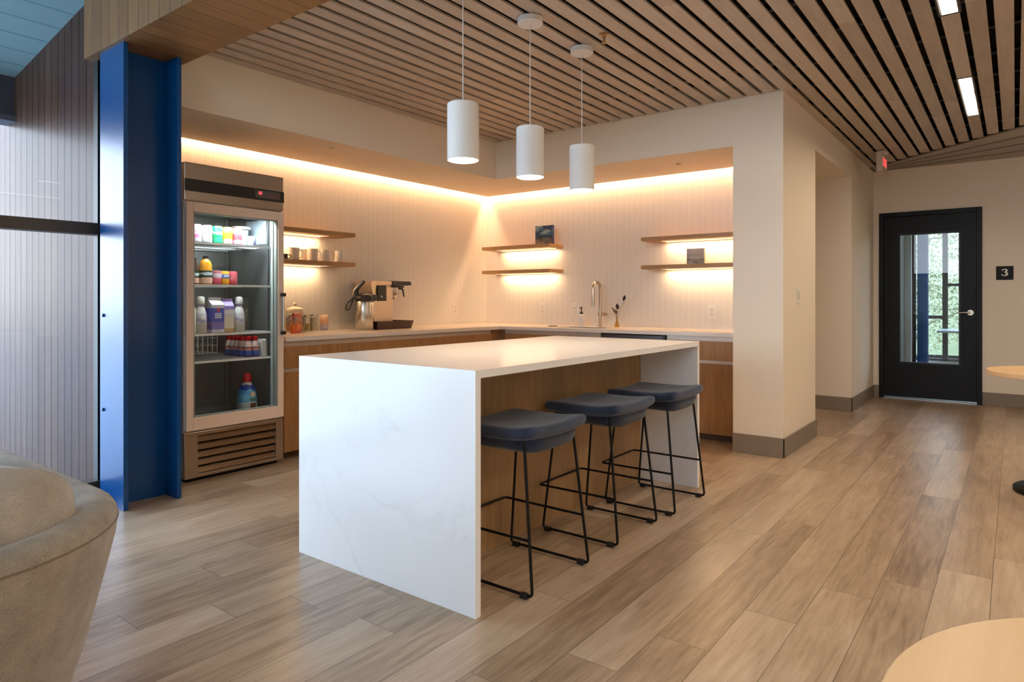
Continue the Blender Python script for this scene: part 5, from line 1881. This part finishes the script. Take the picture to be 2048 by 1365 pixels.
# ---- sprinklers
t = thing('ceiling_sprinkler', 'brass sprinkler head poking down between the ceiling slats', 'sprinkler', (3.409, 1.915, CEIL))
mb = MB(); mb.lathe([(0.0, 0.0), (0.030, 0.0), (0.030, -0.006), (0.013, -0.010), (0.012, -0.02), (0.008, -0.022)], cap=False)
br = plain('aged_brass', (0.55, 0.38, 0.20), 0.35, metal=1.0)
mb.build('escutcheon', br, t, smooth=40)
mb = MB(); mb.tube([(0.010, 0, -0.02), (0.012, 0, -0.04), (0.0, 0, -0.05)], 0.0025, 6).tube([(-0.010, 0, -0.02), (-0.012, 0, -0.04), (0, 0, -0.05)], 0.0025, 6).cyl(0.016, -0.054, -0.051, seg=16).cyl(0.004, -0.05, -0.01, seg=8)
mb.build('deflector', br, t, smooth=40)
for x, y, lb in ((3.285, 4.278, 'tiny round sprinkler cover under the soffit above the refrigerator side'), (5.50, 2.35, 'tiny round sprinkler cover under the soffit above the pillar-side shelves')):
    t = thing('ceiling_sprinkler', lb, 'sprinkler', (x, y, 2.368), 0, 'flush sprinkler covers under the soffit')
    MB().lathe([(0.022, -0.001), (0.022, -0.004), (0, -0.006)], seg=20).build('cover_disc', plain('beige_cover', (0.45, 0.38, 0.30), 0.5), t, smooth=40)

# ---- round tables
def make_table():
    t = thing('round_table', None, 'table')
    mb = MB(); mb.lathe([(0.380, -0.030), (0.385, -0.027), (0.385, -0.003), (0.382, 0.0)], (0, 0, 0.74), 72)
    mb.build('table_top', M['maple'], t, smooth=40)
    mb = MB(); mb.cyl(0.035, 0.02, 0.70, seg=24)
    mb.build('pedestal', M['blackmetal'], t, smooth=40)
    mb = MB(); mb.lathe([(0.245, 0.0), (0.25, 0.004), (0.25, 0.022), (0.24, 0.03), (0.05, 0.036)], seg=48)
    mb.build('base_disc', M['blackmetal'], t, smooth=40)
    mb = MB(); mb.box(-0.15, 0.15, -0.03, 0.03, 0.695, 0.709).box(-0.03, 0.03, -0.15, 0.15, 0.695, 0.709)
    mb.build('top_bracket', M['blackmetal'], t)
    return t


t1 = make_table()
t1.location = (0.860, -0.263, 0)
tag(t1, 'round maple table at the bottom edge of the photo, close to the camera', 'table', 'round maple tables')
t2 = copy_tree(t1)
t2.location = (5.17, -0.235, 0)
tag(t2, 'round maple table beside the door-end wall, only its rim and base edge showing', 'table', 'round maple tables')

# ---- loveseat
CX0, CX1, CY0, CY1 = -0.50, 0.78, 1.59, 3.15
t = thing('sofa', 'beige upholstered tub sofa with rounded back corner and sloping sides', 'sofa', ((CX0 + CX1) / 2, (CY0 + CY1) / 2, 0))
cxm, cym = (CX0 + CX1) / 2, (CY0 + CY1) / 2


def rr(ins, rad=0.42, nseg=12):
    hx_, hy_ = (CX1 - CX0) / 2 - ins, (CY1 - CY0) / 2 - ins
    r = max(0.03, rad - ins * 0.6)
    pts = []
    for cx_, cy__, a0 in ((hx_ - r, hy_ - r, 0), (-hx_ + r, hy_ - r, 90), (-hx_ + r, -hy_ + r, 180), (hx_ - r, -hy_ + r, 270)):
        for k in range(nseg + 1):
            a = math.radians(a0 + 90 * k / nseg)
            pts.append((cx_ + r * math.cos(a), cy__ + r * math.sin(a)))
    # fill the straight sides
    out = []
    n = len(pts)
    for i in range(n):
        p, q = pts[i], pts[(i + 1) % n]
        out.append(p)
        d = math.hypot(q[0] - p[0], q[1] - p[1])
        if d > 0.15:
            for k in range(1, 8):
                out.append((p[0] + (q[0] - p[0]) * k / 8, p[1] + (q[1] - p[1]) * k / 8))
    return out


def hfac(x):
    # sides drop towards the open front (-X)
    tt = min(1, max(0, (x + 0.62) / 0.35))
    return 0.58 + 0.42 * (tt * tt * (3 - 2 * tt))


shell = [(0.165, 0.055), (0.122, 0.12), (0.088, 0.22), (0.060, 0.32), (0.038, 0.42), (0.018, 0.51), (0.004, 0.58), (0.0, 0.622)]
rimp = [(0.0, 0.625), (0.001, 0.636), (0.008, 0.650), (0.024, 0.660), (0.045, 0.664), (0.068, 0.660), (0.085, 0.647), (0.094, 0.62), (0.100, 0.54), (0.106, 0.38)]


def ring(ins, z):
    return [(x, y, 0.055 + (z - 0.055) * (hfac(x) if z > 0.4 else 1 - (1 - hfac(x)) * z / 0.4)) for x, y in rr(ins)]


MB().loft([ring(a, z) for a, z in shell], cap=False).build('outer_shell', M['linen'], t, smooth=70)
MB().loft([ring(a, z) for a, z in rimp], cap=False).build('padded_rim', M['linen'], t, smooth=70)
mb = MB()
pts = ring(-0.0005, 0.6235)
mb.tube(pts, 0.0022, 6, closed=True)
mb.build('seam_piping', plain('tan_seam', (0.22, 0.17, 0.12), 0.9), t, smooth=60)
MB().loft([ring(0.11, 0.20), ring(0.11, 0.35), ring(0.125, 0.385), ring(0.16, 0.400), ring(0.3, 0.406)]).build('seat_cushion', M['linen2'], t, smooth=60)
MB().loft([ring(0.172, 0.02), ring(0.172, 0.06)]).build('plinth', M['blackmetal'], t)


def pillow(lb, loc, rot, w_, h_, th, mat, p=3.2):
    t = thing('cushion', lb, 'cushion', loc, 0, 'cushions in the beige sofa')
    mb = MB()
    N = 22
    for side in (1, -1):
        V = []
        for i in range(N + 1):
            row = []
            for j in range(N + 1):
                u, v = -1 + 2 * i / N, -1 + 2 * j / N
                mx_ = max(abs(u), abs(v))
                r5 = (abs(u) ** 4 + abs(v) ** 4) ** 0.25
                k_ = mx_ / r5 if r5 > 1e-6 else 1
                e = ((1 - abs(u) ** p) * (1 - abs(v) ** p)) ** 0.42
                wr = 0.012 * math.sin(7 * u + 3 * v) * math.sin(5 * v - 2 * u) * e
                row.append(mb.bm.verts.new((u * w_ / 2 * k_, side * (th / 2 * e + 0.002) + wr, v * h_ / 2 * k_)))
            V.append(row)
        for i in range(N):
            for j in range(N):
                mb.bm.faces.new((V[i][j], V[i + 1][j], V[i + 1][j + 1], V[i][j + 1]))
    bmesh.ops.remove_doubles(mb.bm, verts=mb.bm.verts, dist=0.0045)
    o = mb.build('cushion_cover', mat, t, smooth=80, rot=rot)
    return t


pillow('plump pale beige cushion in the near corner of the sofa', (0.345, 1.88, 0.590), (0.20, 0.05, -0.03), 0.61, 0.43, 0.27, M['linen2'])
pillow('second beige cushion leaning on the back of the sofa, behind the plump one', (0.535, 2.42, 0.59), (-0.2, 0, PI / 2 + 0.05), 0.60, 0.40, 0.20, M['linen'])

# ---- trees outside the room beyond the door, and a far hedge line
def tree(x, y, h, r, seed, lb):
    rnd = random.Random(seed)
    t = thing('tree', lb, 'tree', (x, y, -0.16), 0, 'trees outside the far window')
    mb = MB()
    mb.tube([(0, 0, 0), (0.05, 0.03, h * 0.35), (0.0, 0.08, h * 0.75)], [0.11, 0.08, 0.03], 8)
    for k in range(16):
        a = rnd.uniform(0, 2 * PI)
        z = rnd.uniform(h * 0.12, h * 0.7)
        l = rnd.uniform(0.5, 1.0) * r
        mb.tube([(0.03, 0.03, z), (0.4 * l * math.cos(a), 0.4 * l * math.sin(a), z + 0.25), (l * math.cos(a), l * math.sin(a), z + rnd.uniform(0.2, 0.7))], [0.03, 0.018, 0.006], 5)
    mb.build('trunk', plain('grey_bark', (0.16, 0.13, 0.09), 0.9), t, smooth=60)
    mb = MB()
    for k in range(13000):
        a, b_ = rnd.uniform(0, 2 * PI), math.acos(rnd.uniform(-1, 1))
        q = rnd.uniform(0.25, 1) ** 0.5
        c = Vector((r * q * math.sin(b_) * math.cos(a), r * q * math.sin(b_) * math.sin(a), h * 0.52 + h * 0.5 * q * math.cos(b_)))
        d = Vector((rnd.gauss(0, 1), rnd.gauss(0, 1), rnd.gauss(0, 1))).normalized()
        e = d.orthogonal().normalized()
        f = d.cross(e)
        s_ = rnd.uniform(0.022, 0.05)
        mb.quad(c - e * s_, c - f * s_ * 0.5, c + e * s_, c + f * s_ * 0.5)
    mb.build('foliage', M['leaf'], t, recalc=False)


m_, n, b = _new('spring_leaves')
b.inputs['Base Color'].default_value = (0.42, 0.47, 0.22, 1)
b.inputs['Roughness'].default_value = 0.6
oi = n.nodes.new('ShaderNodeNewGeometry')
r = ramp(n, [(0.0, (0.13, 0.14, 0.06)), (0.5, (0.33, 0.33, 0.18)), (1.0, (0.55, 0.53, 0.36))])
n.links.new(oi.outputs['Random Per Island'], r.inputs[0])
n.links.new(r.outputs[0], b.inputs['Base Color'])
b.inputs['Transmission Weight'].default_value = 0.0
M['leaf'] = m_
tree(15.2, 1.75, 5.2, 1.5, 1, 'leafy pale green tree seen left of the dark mullion through the door glass')
tree(19.0, 0.6, 6.4, 1.9, 2, 'leafy pale green tree seen behind the dark mullion through the door glass')
tree(15.4, -1.2, 4.8, 1.4, 3, 'leafy tree outside the far window, hidden right of the door glass')
